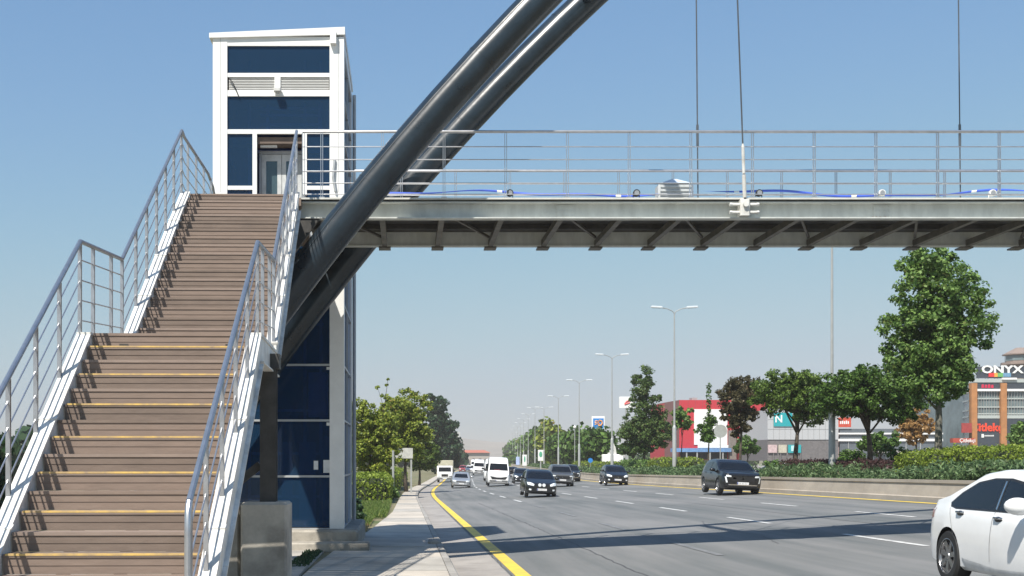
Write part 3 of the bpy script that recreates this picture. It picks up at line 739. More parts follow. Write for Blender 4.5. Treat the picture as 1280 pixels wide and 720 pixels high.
# railings
RA = {1: .915, -1: -1.09}
def rail_path(sg, off=1.11):
    P = []
    def p(b, z, extra=0): P.append(SM @ Vector((sg * off, b, z)))
    return [(-.05, ZT + 1.12), (B1 - .15, ZL + 1.22), (B2 - .0, ZL + 1.04), (B2 + n2 * t2 * .955, zline(B2 + n2 * t2 * .955) + 1.18)]
def stair_rail(sg, name, top_extra=None, b_end=None):
    path = rail_path(sg); a = RA[sg]
    if b_end: 
        b0, z0 = path[2]; b1_, z1 = path[3]; z1 = z0 + (z1 - z0) * (b_end - b0) / (b1_ - b0); path[3] = (b_end, z1)
    a_all = a; W3 = lambda b, z: SM @ Vector((a_all - (.12 * SK(b) if sg == 1 else 0), b, z))
    def base_z(b):
        return zline(b) + .02 if not (B1 - .1 < b < B2 + .1) else ZL - .05
    def rail_z(b):
        for (p0, q0), (p1, q1) in zip(path, path[1:]):
            if p0 <= b <= p1 + 1e-6: return q0 + (q1 - q0) * (b - p0) / (p1 - p0)
        return path[-1][1]
    mb = MB(); pts = [W3(b, z) for b, z in path]
    if top_extra: pts = [Vector(t) for t in top_extra] + pts
    mb.tube(pts, .027, 10)
    r = mb.build('railing', STEELD, stair, smooth=True)
    mb = MB()
    for f in (.16, .37, .58, .79):
        ps = []
        for b, z in path: ps.append(W3(b, base_z(b) + (z - base_z(b)) * f + .02))
        if top_extra: ps = [Vector((t[0], t[1], ZT + (t[2] - ZT) * f + .02)) for t in top_extra] + ps
        mb.tube(ps, .009, 6)
    mb.build('rail_bar', STEEL, r, smooth=True)
    bs = [0.02, .85, 1.7, 2.55, 3.4, 4.25, B1 - .15, B1 + .55, B2 - .65, B2 + .02] + [B2 + .02 + k * 0.93 for k in range(1, 5)] + [path[3][0] - .02]
    for b in bs:
        m2 = MB(); zb, zt = base_z(b), rail_z(b); a = a_all - (.12 * SK(b) if sg == 1 else 0)
        for e in (-.016, .016): m2.box(a - .02, a + .02, b + e - .005, b + e + .005, zb - .14, zt - .02, 0, SM)
        m2.box(min(a - sg * .03, a), max(a - sg * .03, a), b - .035, b + .035, zb - .12, zb - .06, 0, SM)
        m2.tube([SM @ Vector((a - .03, b, zb - .09)), SM @ Vector((a + .03, b, zb - .09))], .022, 8)
        m2.build('post', STEEL, r)
    if sg == 1:
        m2 = MB(); b = path[3][0]; z = path[3][1]
        m2.tube([W3(b, z), W3(b + .06, z - .08), W3(b + .07, z - .25), W3(b + .07, base_z(b) - .05)], .027, 10); m2.build('newel', STEEL, r, smooth=True)
    return r
XL_top = -3.98
ext = [(a_ - SO.x, b_ - SO.y, c_) for a_, b_, c_ in [(-3.97, 26.15, ZT + .75), (-3.96, 25.7, ZT + 1.0), (-3.95, 25.0, ZT + 1.12), (-3.93, 22.2, ZT + 1.12)]]
stair_rail(-1, 'l', ext, b_end=B2 + n2 * t2 * .95)
stair_rail(1, 'r', None, b_end=12.17)
mb = MB()
for i, yy in enumerate((22.6, 23.5, 24.4, 25.3)):
    mb = MB(); mb.box(-3.96 - SO.x, -3.92 - SO.x, yy - .02 - SO.y, yy + .02 - SO.y, ZT - .2, ZT + 1.1); mb.build('post', STEEL, stair)
# left landing edge beam of the platform
mb = MB(); mb.box(-3.92 - SO.x, -3.83 - SO.x, 21.8 - SO.y, 26.2 - SO.y, ZT - .3, ZT + .03); mb.build('platform_edge', STRING, stair)
# supports under the landing
ped = MB(); SX, SY = SO.x, SO.y
dped = 15.5
g = gz(dped)
top_ = Z_(628, F / (dped - .35))
ped.bev(-2.0 - SX, -1.43 - SX, dped - .35 - SY, dped + .35 - SY, g - .2, top_, .03)
ped.bev(-3.95 - SX, -2.02 - SX, dped - .25 - SY, dped + .3 - SY, g - .2, top_ - .02, .03)
ped.build('pedestal', CONCD, stair)
for xx in (-1.69 - SX, -3.55 - SX):
    mb = MB(); yy = dped - SY
    mb.box(xx - .1, xx + .1, yy - .1, yy - .085, 1.0, ZL - .3); mb.box(xx - .1, xx + .1, yy + .085, yy + .1, 1.0, ZL - .3); mb.box(xx - .008, xx + .008, yy - .084, yy + .084, 1.0, ZL - .3)
    mb.build('column', GIRDERD, stair)
yy = dped - SY
mb = MB(); mb.box(-3.65 - SX, -1.55 - SX, yy - .12, yy + .12, ZL - .3, ZL - .12); mb.bar((-1.75 - SX, yy + .2, ZL - .4), (-2.7 - SX, yy + .3, 1.1), .12, .12)
mb.bar((-1.8 - SX, yy + .05, 1.55), (-2.5 - SX, yy + .05, 1.0), .1, .1)
mb.build('cross_beam', GIRDERD, stair)

# ------------------------------------------------------------------ footbridge
bridge = thing('footbridge', 'grey steel footbridge hung from two dark tubular arches over the road', 'footbridge', (0, 0, 0))
YN, YF = 22.14, 25.2
XA, XB = -1.86, 79.0
GT, GB = 6.22, 5.93
for y, sg in ((YN, 1), (YF, -1)):
    mb = MB()
    y0, y1 = (y, y + .2) if sg == 1 else (y - .2, y)
    wy = y + sg * .165
    mb.box(XA, XB, min(wy, wy + sg * .012), max(wy, wy + sg * .012), GB + .014, GT - .014)
    mb.box(XA, XB, y0, y1, GB - .008, GB + .014); mb.box(XA, XB, y0, y1, GT - .014, GT)
    mb.build('girder', GIRDER, bridge)
mb = MB(); mb.box(XA, XB, YN - .03, YF + .03, GT + .035, GT + .065); mb.build('deck', mat('deck_edge', (0.62, 0.61, 0.56), .5, var=.08), bridge)
mb = MB(); mb.box(XA, XB, YN + .17, YF - .17, GT - .02, GT + .03); mb.build('deck_pan', GIRDERD, bridge)
for yy in (23.1, 24.2):
    mb = MB(); mb.box(XA, XB, yy - .03, yy + .03, GT - .11, GT - .024); mb.build('deck_runner', GIRDERD, bridge)
k = 0; cbs = []
xk = .68 - 1.07 * 2
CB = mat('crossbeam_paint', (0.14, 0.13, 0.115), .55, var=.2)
while xk < 24:
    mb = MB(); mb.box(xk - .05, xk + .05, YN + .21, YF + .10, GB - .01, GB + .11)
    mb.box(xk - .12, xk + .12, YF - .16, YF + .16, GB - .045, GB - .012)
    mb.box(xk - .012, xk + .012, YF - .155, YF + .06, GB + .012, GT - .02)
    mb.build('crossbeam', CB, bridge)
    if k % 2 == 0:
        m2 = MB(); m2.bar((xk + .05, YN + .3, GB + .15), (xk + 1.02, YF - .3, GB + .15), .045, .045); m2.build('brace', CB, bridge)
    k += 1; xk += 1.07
for xx in (2.9, 8.6, 14.3, 20.0):
    mb = MB(); mb.box(xx - .16, xx + .16, YN + .152, YN + .164, GB + .03, GT - .03)
    for i in range(4):
        for j in range(3): 
            px_, pz_ = xx - .12 + i * .08, GB + .06 + j * .085
            mb.tube([(px_, YN + .153, pz_), (px_, YN + .14, pz_)], .012, 6)
    mb.build('splice_plate', GIRDER, bridge)
# railings of the bridge
def bridge_rail(y, x0, xs, xe, yellow=False):
    zb = GT + .066; mb = MB(); H = 1.19
    mb.tube([(x0, y, zb + H), (xe, y, zb + H)], .026, 10)
    r = mb.build('railing', STEEL, bridge, smooth=True)
    mb = MB()
    for h in (.07, .27, .48, .69, .92): mb.tube([(x0, y, zb + h), (xe, y, zb + h)], .0095 if h != .48 else .014, 6)
    mb.build('rail_bar', STEEL, r, smooth=True)
    for x in xs:
        m2 = MB(); m2.box(x - .022, x - .012, y - .02, y + .02, zb - .0, zb + H - .02); m2.box(x + .012, x + .022, y - .02, y + .02, zb, zb + H - .02)
        m2.box(x - .05, x + .05, y - .035, y + .035, zb, zb + .02)
        m2.build('post', STEEL, r)
bridge_rail(YN + .03, XA + .05, [XA + .06, -1.49 + .02] + [-1.49 + 1.103 * i for i in range(1, 24)], XB)
bridge_rail(YF - .03, -1.0, [-1.0, -.05] + [2.15 + 1.103 * i for i in range(-1, 22)], XB)
# arches
AXC, AZC, AR = 38.1, -25.4, 50.0
def arch_pt(phi, y, dx=0): return Vector((AXC - AR * math.sin(phi) + dx, y, AZC + AR * math.cos(phi)))
def arch(y, dx):
    mb = MB(); n = 110
    ph = [R(60.5) - (R(60.5) * 2) * i / n for i in range(n + 1)]
    mb.tube([arch_pt(p, y, dx) for p in ph], .29, 28)
    a = mb.build('arch_tube', ARCH, bridge, smooth='all')
    # thin weld seam bands
    for i in range(6, 60, 3):
        p = R(60.5) - R(121) * i / n
        m2 = MB(); m2.tube([arch_pt(p + .0003, y, dx), arch_pt(p - .0003, y, dx)], .295, 28); m2.build('weld_ring', ARCH, a, smooth=True)
    m3 = MB(); m3.tube([arch_pt(p, y, dx) + Vector((-.19, -.235, .03)) * (1 if y < 23 else .98) for p in ph[:60]], .014, 5); m3.build('seam', ARCH, a)
    return a
YA1, YA2 = 21.4, 25.55
arch(YA1, 0); arch(YA2, -.12)
# tie members between the arches
mb = MB(); pA = arch_pt(R(54.6), YA1); mb.bar((pA.x + .35, YA1 + .1, 5.45), (pA.x + .3, YA2 - .1, 5.45), .34, .5); mb.build('tie_beam', GIRDERD, bridge)
mb = MB()
mb.tube([arch_pt(R(43.2), YA1 + .1), arch_pt(R(43.2), YA2 - .1, -.12)], .14, 14)
mb.build('tie_beam', ARCH, bridge, smooth=True)
mb = MB(); mb.prism([(-.25, 5.3), (.1, 5.3), (.55, 5.93), (-.1, 5.93)], Matrix.Translation((pA.x + .6, YN + .02, 0)), .1); mb.build('gusset', GIRDERD, bridge)
CABLE = mat('cable', (0.16, 0.17, 0.18), .4, .6)
def hanger(x, ya, y, k):
    ph = math.asin((AXC - x) / AR); top = arch_pt(ph, ya); top.z -= .28; top.x -= .42 if ya < 23 else .0
    mb = MB(); a = Vector((x, y, GT - .05)); mb.tube([a, top], .014, 6)
    h = mb.build('hanger', CABLE, bridge)
    L_ = top - a; mb = MB()
    c = STRING if ya < 23 else CABLE
    if ya < 23:
        mb.tube([a + L_ * (.1 / L_.length), a + L_ * (.50 / L_.length)], .034, 10); mb.tube([a + L_ * (.52 / L_.length), a + L_ * (.98 / L_.length)], .028, 10)
        mb.tube([a + L_ * (.98 / L_.length), a + L_ * (1.04 / L_.length)], [.028, .014], 10)
    else:
        mb.tube([a + L_ * (1.85 / L_.length), a + L_ * (2.3 / L_.length)], .026, 8)
        mb.tube([a + L_ * (.45 / L_.length), a + L_ * (.75 / L_.length)], .03, 8)
    mb.build('turnbuckle', c, h, smooth=True)
    if ya < 23:
        m2 = MB(); zc = (GT + GB) / 2 + .02
        for dz in (-.08, .06): m2.tube([(x - .24, YN - .06, zc + dz), (x + .24, YN - .06, zc + dz)], .028, 8)
        m2.bev(x - .085, x + .085, YN - .13, YN + .1, GB + .02, GT + .03, .02)
        m2.tube([(x, YN - .13, zc + .05), (x, YN - .18, zc + .05)], .05, 10)
        for sx_ in (-.24, .24):
            for dz in (-.08, .06): m2.tube([(x + sx_ - .02, YN - .06, zc + dz), (x + sx_ + .02, YN - .06, zc + dz)], .034, 6)
        m2.build('clamp', STRING, h)
for i, x in enumerate((6.06, 11.42, 16.78, 22.14)):
    hanger(x, YA1, YN - .1, i); hanger(x - .05, YA2, YF + .12, i)
# rust stain plate
mb = MB()
for dx in (-.13, -.06, .01, .1): mb.tube([(8.55 + dx, YN + .16, GB + .03), (8.55 + dx, YN + .13, GB + .03)], .016, 6)
mb.build('rusty_bolts', mat('rust', (.30, .13, .05), .9, var=.3), bridge)
# things on the bridge
for lab, px, m_, nm in [('black spotlight on the deck edge nearest the arches', 637, BLACK, 'deck_spotlight'), ('black spotlight on the deck edge left of the white cabinet', 795, BLACK, 'deck_spotlight'), ('black spotlight on the deck edge right of the white hanger', 948, BLACK, 'deck_spotlight'),
                      ('white round spotlight at the deck edge, third from the right of the hanger', 1101, WHITE, 'deck_spotlight'), ('white round spotlight at the deck edge near the right frame side', 1239, WHITE, 'deck_spotlight')]:
    x = X_(px, 69.5); t = thing(nm, lab, 'spotlight', (x, YN + .14, GT + .066))
    mb = MB(); mb.box(-.05, .05, -.04, .04, 0, .02); mb.tube([(-.055, 0, .01), (-.055, 0, .1)], .008, 6); mb.tube([(.055, 0, .01), (.055, 0, .1)], .008, 6); mb.build('bracket', m_, t)
    mb = MB(); mb.lathe([(0, -.06), (.055, -.06), (.065, -.05), (.06, .02), (.035, .07), (0, .07)], Matrix.Translation((0, 0, .11)), 14); mb.build('lamp_housing', m_, t, smooth=True)
    mb = MB(); mb.lathe([(0, -.064), (.045, -.064), (.045, -.058)], Matrix.Translation((0, 0, .11)), 12); mb.build('lens', mat('lens', (.3, .32, .34), .1), t)
# white ribbed cabinet
x = X_(842, 62.5); t = thing('utility_cabinet', 'white ribbed cabinet with a shallow peaked cap standing on the bridge deck', 'cabinet', (x, 24.75, GT + .066))
mb = MB(); mb.bev(-.35, .35, -.18, .18, 0, .80, .03); mb.build('cabinet_body', mat('cabinet_grey', (.5, .52, .52), .5), t)
mb = MB()
for i in range(9): mb.bev(-.345 + .004 * i, .345 - .004 * i, -.2, -.178, .08 + i * .08, .12 + i * .08, .008)
mb.build('louvre', mat('cabinet_grey', (.5, .52, .52), .5), t)
mb = MB(); mb.add([(-.33, -.19, .80), (.33, -.19, .80), (.33, .19, .80), (-.33, .19, .80), (-.05, -.03, .92), (.05, -.03, .92), (.05, .03, .92), (-.05, .03, .92)],
                  [(0, 1, 5, 4), (1, 2, 6, 5), (2, 3, 7, 6), (3, 0, 4, 7), (4, 5, 6, 7), (3, 2, 1, 0)]); mb.build('cap', mat('pale_cap', (.55, .62, .72), .4), t)
# ribbon tied along the bridge
def ribbon():
    mb = MB(); n = 260; vs = []; RB = mat('blue_tape', (.06, .13, .62), .45, var=.1); 
    x0, x1 = -.5, 12.8
    for i in range(n + 1):
        u = i / n; x = x0 + (x1 - x0) * u
        zc = GT + .066 + .62 + .05 * math.sin(x * 1.15) - .02 * math.sin(x * 3.1)
        a = .9 * math.sin(x * .75 + .6) + .5 * math.sin(x * 1.9)
        w = .024
        y = YF - .55 + .05 * math.sin(x * .9)
        vs += [(x, y - w * math.sin(a), zc + w * math.cos(a)), (x, y + w * math.sin(a), zc - w * math.cos(a)), (x, y + w * math.sin(a) + .004, zc - w * math.cos(a)), (x, y - w * math.sin(a) + .004, zc + w * math.cos(a))]
    fs = []; mi = []
    for i in range(n):
        for j in range(4): fs.append((i * 4 + j, i * 4 + (j + 1) % 4, (i + 1) * 4 + (j + 1) % 4, (i + 1) * 4 + j)); 
    mb.add(vs, fs); mb.m = [1 if (i // 4 % 46) < 2 else 0 for i in range(len(fs))]
    tag(mb.build('barrier_tape', [RB, WHITE], smooth='all'), 'twisted blue and white tape stretched along the bridge railing', 'tape')
ribbon()

# ------------------------------------------------------------------ lift tower
tw = thing('lift_tower', 'white framed lift tower with dark blue glazing at the end of the footbridge', 'lift tower', (-2.67, 26.27, gz(26)))
TOX, TOY, TOZ = -2.67, 26.27, gz(26)
def tl(x, y, z): return (x - TOX, y - TOY, z - TOZ)
def tbox(name, m, *boxes, parent=None):
    mb = MB()
    for (x0, x1, y0, y1, z0, z1) in boxes: mb.box(x0 - TOX, x1 - TOX, y0 - TOY, y1 - TOY, z0 - TOZ, z1 - TOZ)
    return mb.build(name, m, parent or tw)
s0 = 59.0; TX0, TX1, TY0, TY1 = X_(266, s0), X_(430, s0), 26.27, 30.3
tz = lambda py: Z_(py, s0)
txx = lambda px: X_(px, s0)
base = tz(661); roofz = tz(46)
FR = WHITE
c0, c1 = txx(284), txx(412)
tbox('corner_post', FR, (TX0, c0, TY0, TY0 + .3, base, roofz)); tbox('corner_post', FR, (c1, TX1, TY0, TY0 + .3, base, roofz))
tbox('corner_post', FR, (TX0, TX0 + .14, TY1 - .14, TY1, base, roofz)); tbox('corner_post', FR, (TX1 - .14, TX1, TY1 - .14, TY1, base, roofz))
# panel seams on the posts
for xx in (TX0 + .16, TX1 - .12): tbox('panel_seam', mat('seam_grey', (.42, .43, .43), .5), (xx - .004, xx + .004, TY0 - .004, TY0 - .001, tz(240), roofz))
# roof: shed roof rising to the right
mb = MB(); o = .05
vs = [tl(TX0 - .07, TY0 - o, tz(48)), tl(TX1 + .02, TY0 - o, tz(44)), tl(TX1 + .02, TY1 + o, tz(44)), tl(TX0 - .07, TY1 + o, tz(48)),
      tl(TX0 - .07, TY0 - o, tz(42)), tl(TX1 + .02, TY0 - o, tz(34.5)), tl(TX1 + .02, TY1 + o, tz(34.5)), tl(TX0 - .07, TY1 + o, tz(42))]
mb.add(vs, [(3, 2, 1, 0), (4, 5, 6, 7), (0, 1, 5, 4), (1, 2, 6, 5), (2, 3, 7, 6), (3, 0, 4, 7)]); mb.build('roof', FR, tw)
# front transoms
def tr(y0, y1, x0=c0, x1=c1, dy=0.05, m=FR): tbox('transom', m, (x0, x1, TY0 + .01 + dy * 0, TY0 + .09, tz(y1), tz(y0)))
for a, b in ((46, 57), (91, 96), (112.5, 120), (161.5, 167)): tr(a, b)
MUL = mat('grey_mullion', (.42, .44, .45), .4, .2, var=.06)
# upper lower row (entrance storey)
tbox('mullion', FR, (txx(315.5), txx(321), TY0 + .01, TY0 + .09, tz(243.5), tz(167))); tbox('mullion', FR, (txx(378), txx(383.5), TY0 + .01, TY0 + .09, tz(243.5), tz(167)))
for a_, b_ in ((c0, txx(315.5)), (txx(383.5), c1)): tbox('transom', FR, (a_, b_, TY0 + .012, TY0 + .088, tz(237), tz(232)))
tbox('floor_band', MUL, (c0, c1, TY0 + .005, TY0 + .1, tz(300), tz(289)))
# louvres
tbox('mullion', FR, (txx(343), txx(350.5), TY0 + .01, TY0 + .09, tz(112.5), tz(96)))
for a, b in ((txx(286), txx(343)), (txx(350.5), txx(411))):
    mb = MB()
    for i in range(8):
        z = tz(112.3) + i * (tz(96.2) - tz(112.3)) / 8
        mb.add([tl(a, TY0 + .03, z), tl(b, TY0 + .03, z), tl(b, TY0 + .075, z + .045), tl(a, TY0 + .075, z + .045), tl(a, TY0 + .036, z - .006), tl(b, TY0 + .036, z - .006), tl(b, TY0 + .081, z + .039), tl(a, TY0 + .081, z + .039)],
               [(0, 1, 2, 3), (7, 6, 5, 4), (0, 4, 5, 1), (1, 5, 6, 2), (2, 6, 7, 3), (3, 7, 4, 0)])
    mb.build('louvre', mat('louvre_grey', (.62, .62, .6), .5, var=.03), tw)
# glass panes front
def pane(x0, x1, z0, z1, y=TY0 + .05, m=GLASS): tbox('pane', m, (x0, x1, y, y + .012, z0, z1))
pane(c0, c1, tz(91), tz(57)); pane(c0, c1, tz(161.5), tz(120)); pane(c0, txx(315.5), tz(232), tz(167)); pane(txx(383.5), c1, tz(232), tz(167))
pane(c0, txx(315.5), tz(289), tz(237)); pane(txx(383.5), c1, tz(289), tz(237))
bars = [300, 378, 456, 525.5, 595.5, 661]
for a, b in zip(bars, bars[1:]): pane(c0, c1, tz(b - 2 if b == 661 else b), tz(a))
for b in bars[1:-1]: tbox('transom', MUL, (c0, c1, TY0 + .012, TY0 + .085, tz(b + 1.3), tz(b - 1.3)))
tbox('transom', MUL, (c0, c1, TY0 + .0, TY0 + .1, tz(664), tz(660)))
# door
fx0, fx1 = txx(321), txx(378)
tbox('door_lining', MUL, (fx0, fx1, TY0 + .45, TY0 + .5, tz(186), tz(182)), (fx0, fx0 + .05, TY0 + .45, TY0 + .5, ZT, tz(186)), (fx1 - .05, fx1, TY0 + .45, TY0 + .5, ZT, tz(186)))
dm = (fx0 + fx1) / 2
for a, b in ((fx0 + .055, dm - .005), (dm + .005, fx1 - .055)):
    dr = tbox('door', mat('door_frame', (.6, .62, .62), .4), (a, a + .09, TY0 + .46, TY0 + .49, ZT + .01, tz(186.5)), (b - .09, b, TY0 + .46, TY0 + .49, ZT + .01, tz(186.5)), (a + .09, b - .09, TY0 + .46, TY0 + .49, tz(195), tz(186.5)), (a + .09, b - .09, TY0 + .46, TY0 + .49, ZT + .01, ZT + .1))
    tbox('pane', DOORG, (a + .09, b - .09, TY0 + .47, TY0 + .48, ZT + .1, tz(195)), parent=dr)
tbox('lobby_ceiling', mat('lobby_ceiling', (.16, .12, .10), .8), (c0, c1, TY0 + .1, TY0 + .5, tz(178), tz(170)))
tbox('lobby_lamp', WHITE, (txx(324), txx(345), TY0 + .2, TY0 + .28, tz(181), tz(178.3)))
# inside: floor slabs, shaft guide frame, back wall
tbox('floor_slab', GIRDERD, (TX0 + .1, TX1 - .1, TY0 + .12, TY1 - .2, ZT - .25, ZT), (TX0 + .1, TX1 - .1, TY0 + .12, TY1 - .2, tz(112), tz(100)))
tbox('shaft_wall', mat('shaft_wall', (.10, .14, .20), .6, var=.2), (TX0 + .3, TX1 - .3, TY0 + 1.5, TY0 + 1.55, base, tz(112)))
gd = mat('shaft_steel', (.5, .6, .7), .5, var=.1)
mb = MB()
for xx in (c0 + .35, c1 - .6, c1 - .25): mb.box(xx - .03 - TOX, xx + .03 - TOX, .95, 1.02, 0.2, roofz - TOZ - .2)
z = 1.0
while z < 10.2:
    mb.box(c0 + .3 - TOX, c1 - .2 - TOX, 1.03, 1.08, z, z + .06); z += .95
for zz in (126, 134, 146): mb.box(txx(322) - TOX, txx(400) - TOX, .5, .55, tz(zz + 3) - TOZ, tz(zz) - TOZ)
mb.box(txx(330) - TOX, txx(334) - TOX, .44, .49, tz(155) - TOZ, tz(124) - TOZ); mb.box(txx(396) - TOX, txx(400) - TOX, .44, .49, tz(155) - TOZ, tz(124) - TOZ)
mb.build('guide_frame', gd, tw)
mb = MB(); mb.box(txx(384) - TOX, txx(407) - TOX, .35, .9, tz(520) - TOZ, tz(464) - TOZ); mb.build('lift_car', mat('lift_car', (.08, .42, .85), .4), tw)
for a_, b_, c_, d_ in ((372, 393, 655, 552), (402, 411, 652, 545), (350, 363, 655, 552)):
    mb = MB(); mb.box(txx(a_) - TOX, txx(b_) - TOX, .4, .45, tz(c_) - TOZ, tz(d_) - TOZ); mb.build('shaft_panel', mat('shaft_panel', (.32, .42, .46), .5), tw)
# side glazing (right and left) and back
for X, sg in ((TX1, -1), (TX0, 1)):
    xo = X + sg * .05
    fr = MB(); 
    ys = [TY0 + .3, TY0 + .3 + (TY1 - TY0 - .44) / 2, TY1 - .14]
    zs = [tz(661), tz(595), tz(525), tz(456), tz(378), tz(300), tz(240), tz(167), tz(116), tz(60)]
    for z0, z1 in zip(zs, zs[1:]):
        for y0, y1 in zip(ys, ys[1:]):
            tbox('side_pane', GLASS, (min(xo, xo + sg * .012), max(xo, xo + sg * .012), y0 + .02, y1 - .02, z0 + .02, z1 - .02))
    for z0 in zs:
        tbox('side_transom', MUL, (min(X + sg * .01, X + sg * .08), max(X + sg * .01, X + sg * .08), TY0 + .3, TY1 - .14, z0 - .02, z0 + .02))
    tbox('side_mullion', MUL, (min(X + sg * .008, X + sg * .082), max(X + sg * .008, X + sg * .082), ys[1] - .03, ys[1] + .03, base, tz(60)))
    tbox('side_fascia', FR, (min(X, X + sg * .09), max(X, X + sg * .09), TY0 + .3, TY1 - .14, tz(57), roofz))
tbox('back_wall', mat('back_cladding', (.10, .14, .2), .4), (TX0 + .14, TX1 - .14, TY1 - .08, TY1 - .04, base, roofz))
# junction box, lamp under the louvre, stickers, cable
tbox('junction_box', WHITE, (txx(413), txx(420.5), TY0 - .12, TY0 - .001, tz(56), tz(41)))
mb = MB(); mb.bev(txx(343) - TOX, txx(352) - TOX, -.16, .0, tz(116) - TOZ, tz(111) - TOZ, .02); mb.tube([tl(txx(347.5), TY0 - .08, tz(115.5)), tl(txx(347.5), TY0 - .08, tz(119))], .02, 8)
mb.build('camera_lamp', mat('dull_white', (.6, .6, .58), .5), tw)
mb = MB(); mb.tube([tl(txx(286), TY0 - .02, tz(97)), tl(txx(291), TY0 - .03, tz(104)), tl(txx(295), TY0 - .02, tz(112)), tl(txx(299), TY0 - .0, tz(122))], .012, 6); mb.build('loose_cable', BLACK, tw)
STK = mat('sticker', (.7, .72, .72), .5, var=.1)
tbox('notice', STK, (txx(404), txx(414) - .02, TY0 + .044, TY0 + .048, tz(591), tz(575)))
tbox('notice', STK, (txx(392), txx(397.5), TY0 + .044, TY0 + .048, tz(587), tz(576)))
tbox('notice', STK, (txx(408), txx(414) - .02, TY0 + .044, TY0 + .048, tz(462), tz(458.5)), (txx(408), txx(414) - .02, TY0 + .044, TY0 + .048, tz(532), tz(528)))
# plinth
mb = MB(); mb.bev(-4.4 - TOX, -.95 - TOX, -.55, 4.3, -.3, base - TOZ - .002, .04); mb.build('plinth', CONC, tw)
mb = MB(); mb.bev(-4.5 - TOX, -.7 - TOX, -1.15, -.56, -.3, .16, .03); mb.build('plinth_step', CONC, tw)
# drain pipe on the right side
mb = MB(); mb.tube([tl(TX1 + .06, TY0 + 3.9, base), tl(TX1 + .06, TY0 + 3.9, roofz - .1)], .045, 10); mb.build('drain_pipe', MUL, tw, smooth=True)
mb = MB(); mb.tube([tl(txx(418.5), TY0 - .03, tz(200)), tl(txx(416.5), TY0 - .05, tz(222)), tl(txx(419.5), TY0 - .04, tz(240))], .03, 8); mb.build('cable_conduit', MUL, tw)

# ------------------------------------------------------------------ vehicles
def interp(keys, x):
    if x <= keys[0][0]: return keys[0][1]
    for (a, u), (b, v) in zip(keys, keys[1:]):
        if x <= b:
            t = (x - a) / (b - a); return u + (v - u) * t
    return keys[-1][1]
def smooth_keys(keys, L, n=160, w=0.09):
    xs = np.linspace(-.3, L + .3, n * 4); ys = np.array([interp(keys, x) for x in xs])
    k = int(w / (xs[1] - xs[0])); ker = np.hanning(2 * k + 3); ker /= ker.sum()
    yp = np.pad(ys, k + 1, mode='edge'); ys = np.convolve(yp, ker, mode='valid')
    return lambda x: float(np.interp(x, xs, ys))
PAINT = {}
def paint(name, c, metal=0.3, rough=.28):
    return mat('paint_' + name, c, rough, metal, var=.03, scale=2, coat=.5)
CHROME = mat('chrome', (.6, .6, .6), .12, 1.0, var=.02)
HEADL = mat('headlamp', (.75, .78, .8), .08, var=.03, coat=1)
TAILL = mat('taillamp', (.35, .01, .015), .15, var=.05, coat=1)
PLATE = mat('plate', (.75, .75, .75), .4, var=.02)
GRILLE = mat('grille', (.02, .02, .022), .35, var=.1)
RIM = mat('rim_alloy', (.45, .45, .46), .25, .9, var=.05)
MESHES = {}
def car_body(spec):
    L, W, H = spec['L'], spec['W'], spec['H']
    top = smooth_keys(spec['top'], L, w=.07); belt = smooth_keys(spec['belt'], L, w=.12); bot = smooth_keys(spec['bot'], L, w=.08)
    wid = smooth_keys(spec['wid'], L, w=.06); tumble = spec.get('tumble', .20)
    n = 64; mb = MB(); rings = []
    for i in range(n + 1):
        u = i / n; x = L * (u - .035 * math.sin(4 * math.pi * u) * 0)
        e = .5 - .5 * math.cos(math.pi * u); x = L * (.35 * u + .65 * e) if True else x
        w = W / 2 * wid(x); zt, zb, z0 = top(x), min(belt(x), top(x) - .015), bot(x)
        c = max(0, min(1, (zt - zb) / (H - spec['belt'][len(spec['belt']) // 2][1]) )) if zt > zb else 0
        wr = w * (.93 - tumble * c); hb = zb - z0
        pts = [(0, z0), (.6 * w, z0), (.90 * w, z0 + .01), (.965 * w, z0 + .07 * hb), (.985 * w, z0 + .2 * hb), (w, z0 + .42 * hb), (w * .998, z0 + .6 * hb), (w * .985, z0 + .8 * hb), (w * .965, z0 + .93 * hb), (w * .93, zb)]
        for f in (.33, .66, .86): pts.append((w * .93 + (wr - w * .93) * f ** 1.1, zb + (zt - zb) * f))
        pts += [(wr * .96, zb + (zt - zb) * .955), (wr * .86, zt - .018 * min(1, c * 3 + .3)), (wr * .6, zt - .006), (0, zt)]
        rings.append([(x, y, z) for y, z in pts] + [(x, -y, z) for y, z in pts[-2:0:-1]])
    k = len(rings[0]); vs = [v for r in rings for v in r]
    fs = [(i * k + j, i * k + (j + 1) % k, (i + 1) * k + (j + 1) % k, (i + 1) * k + j) for i in range(n) for j in range(k)]
    fs += [tuple(range(k - 1, -1, -1)), tuple(n * k + j for j in range(k))]
    mb.add(vs, fs); return mb
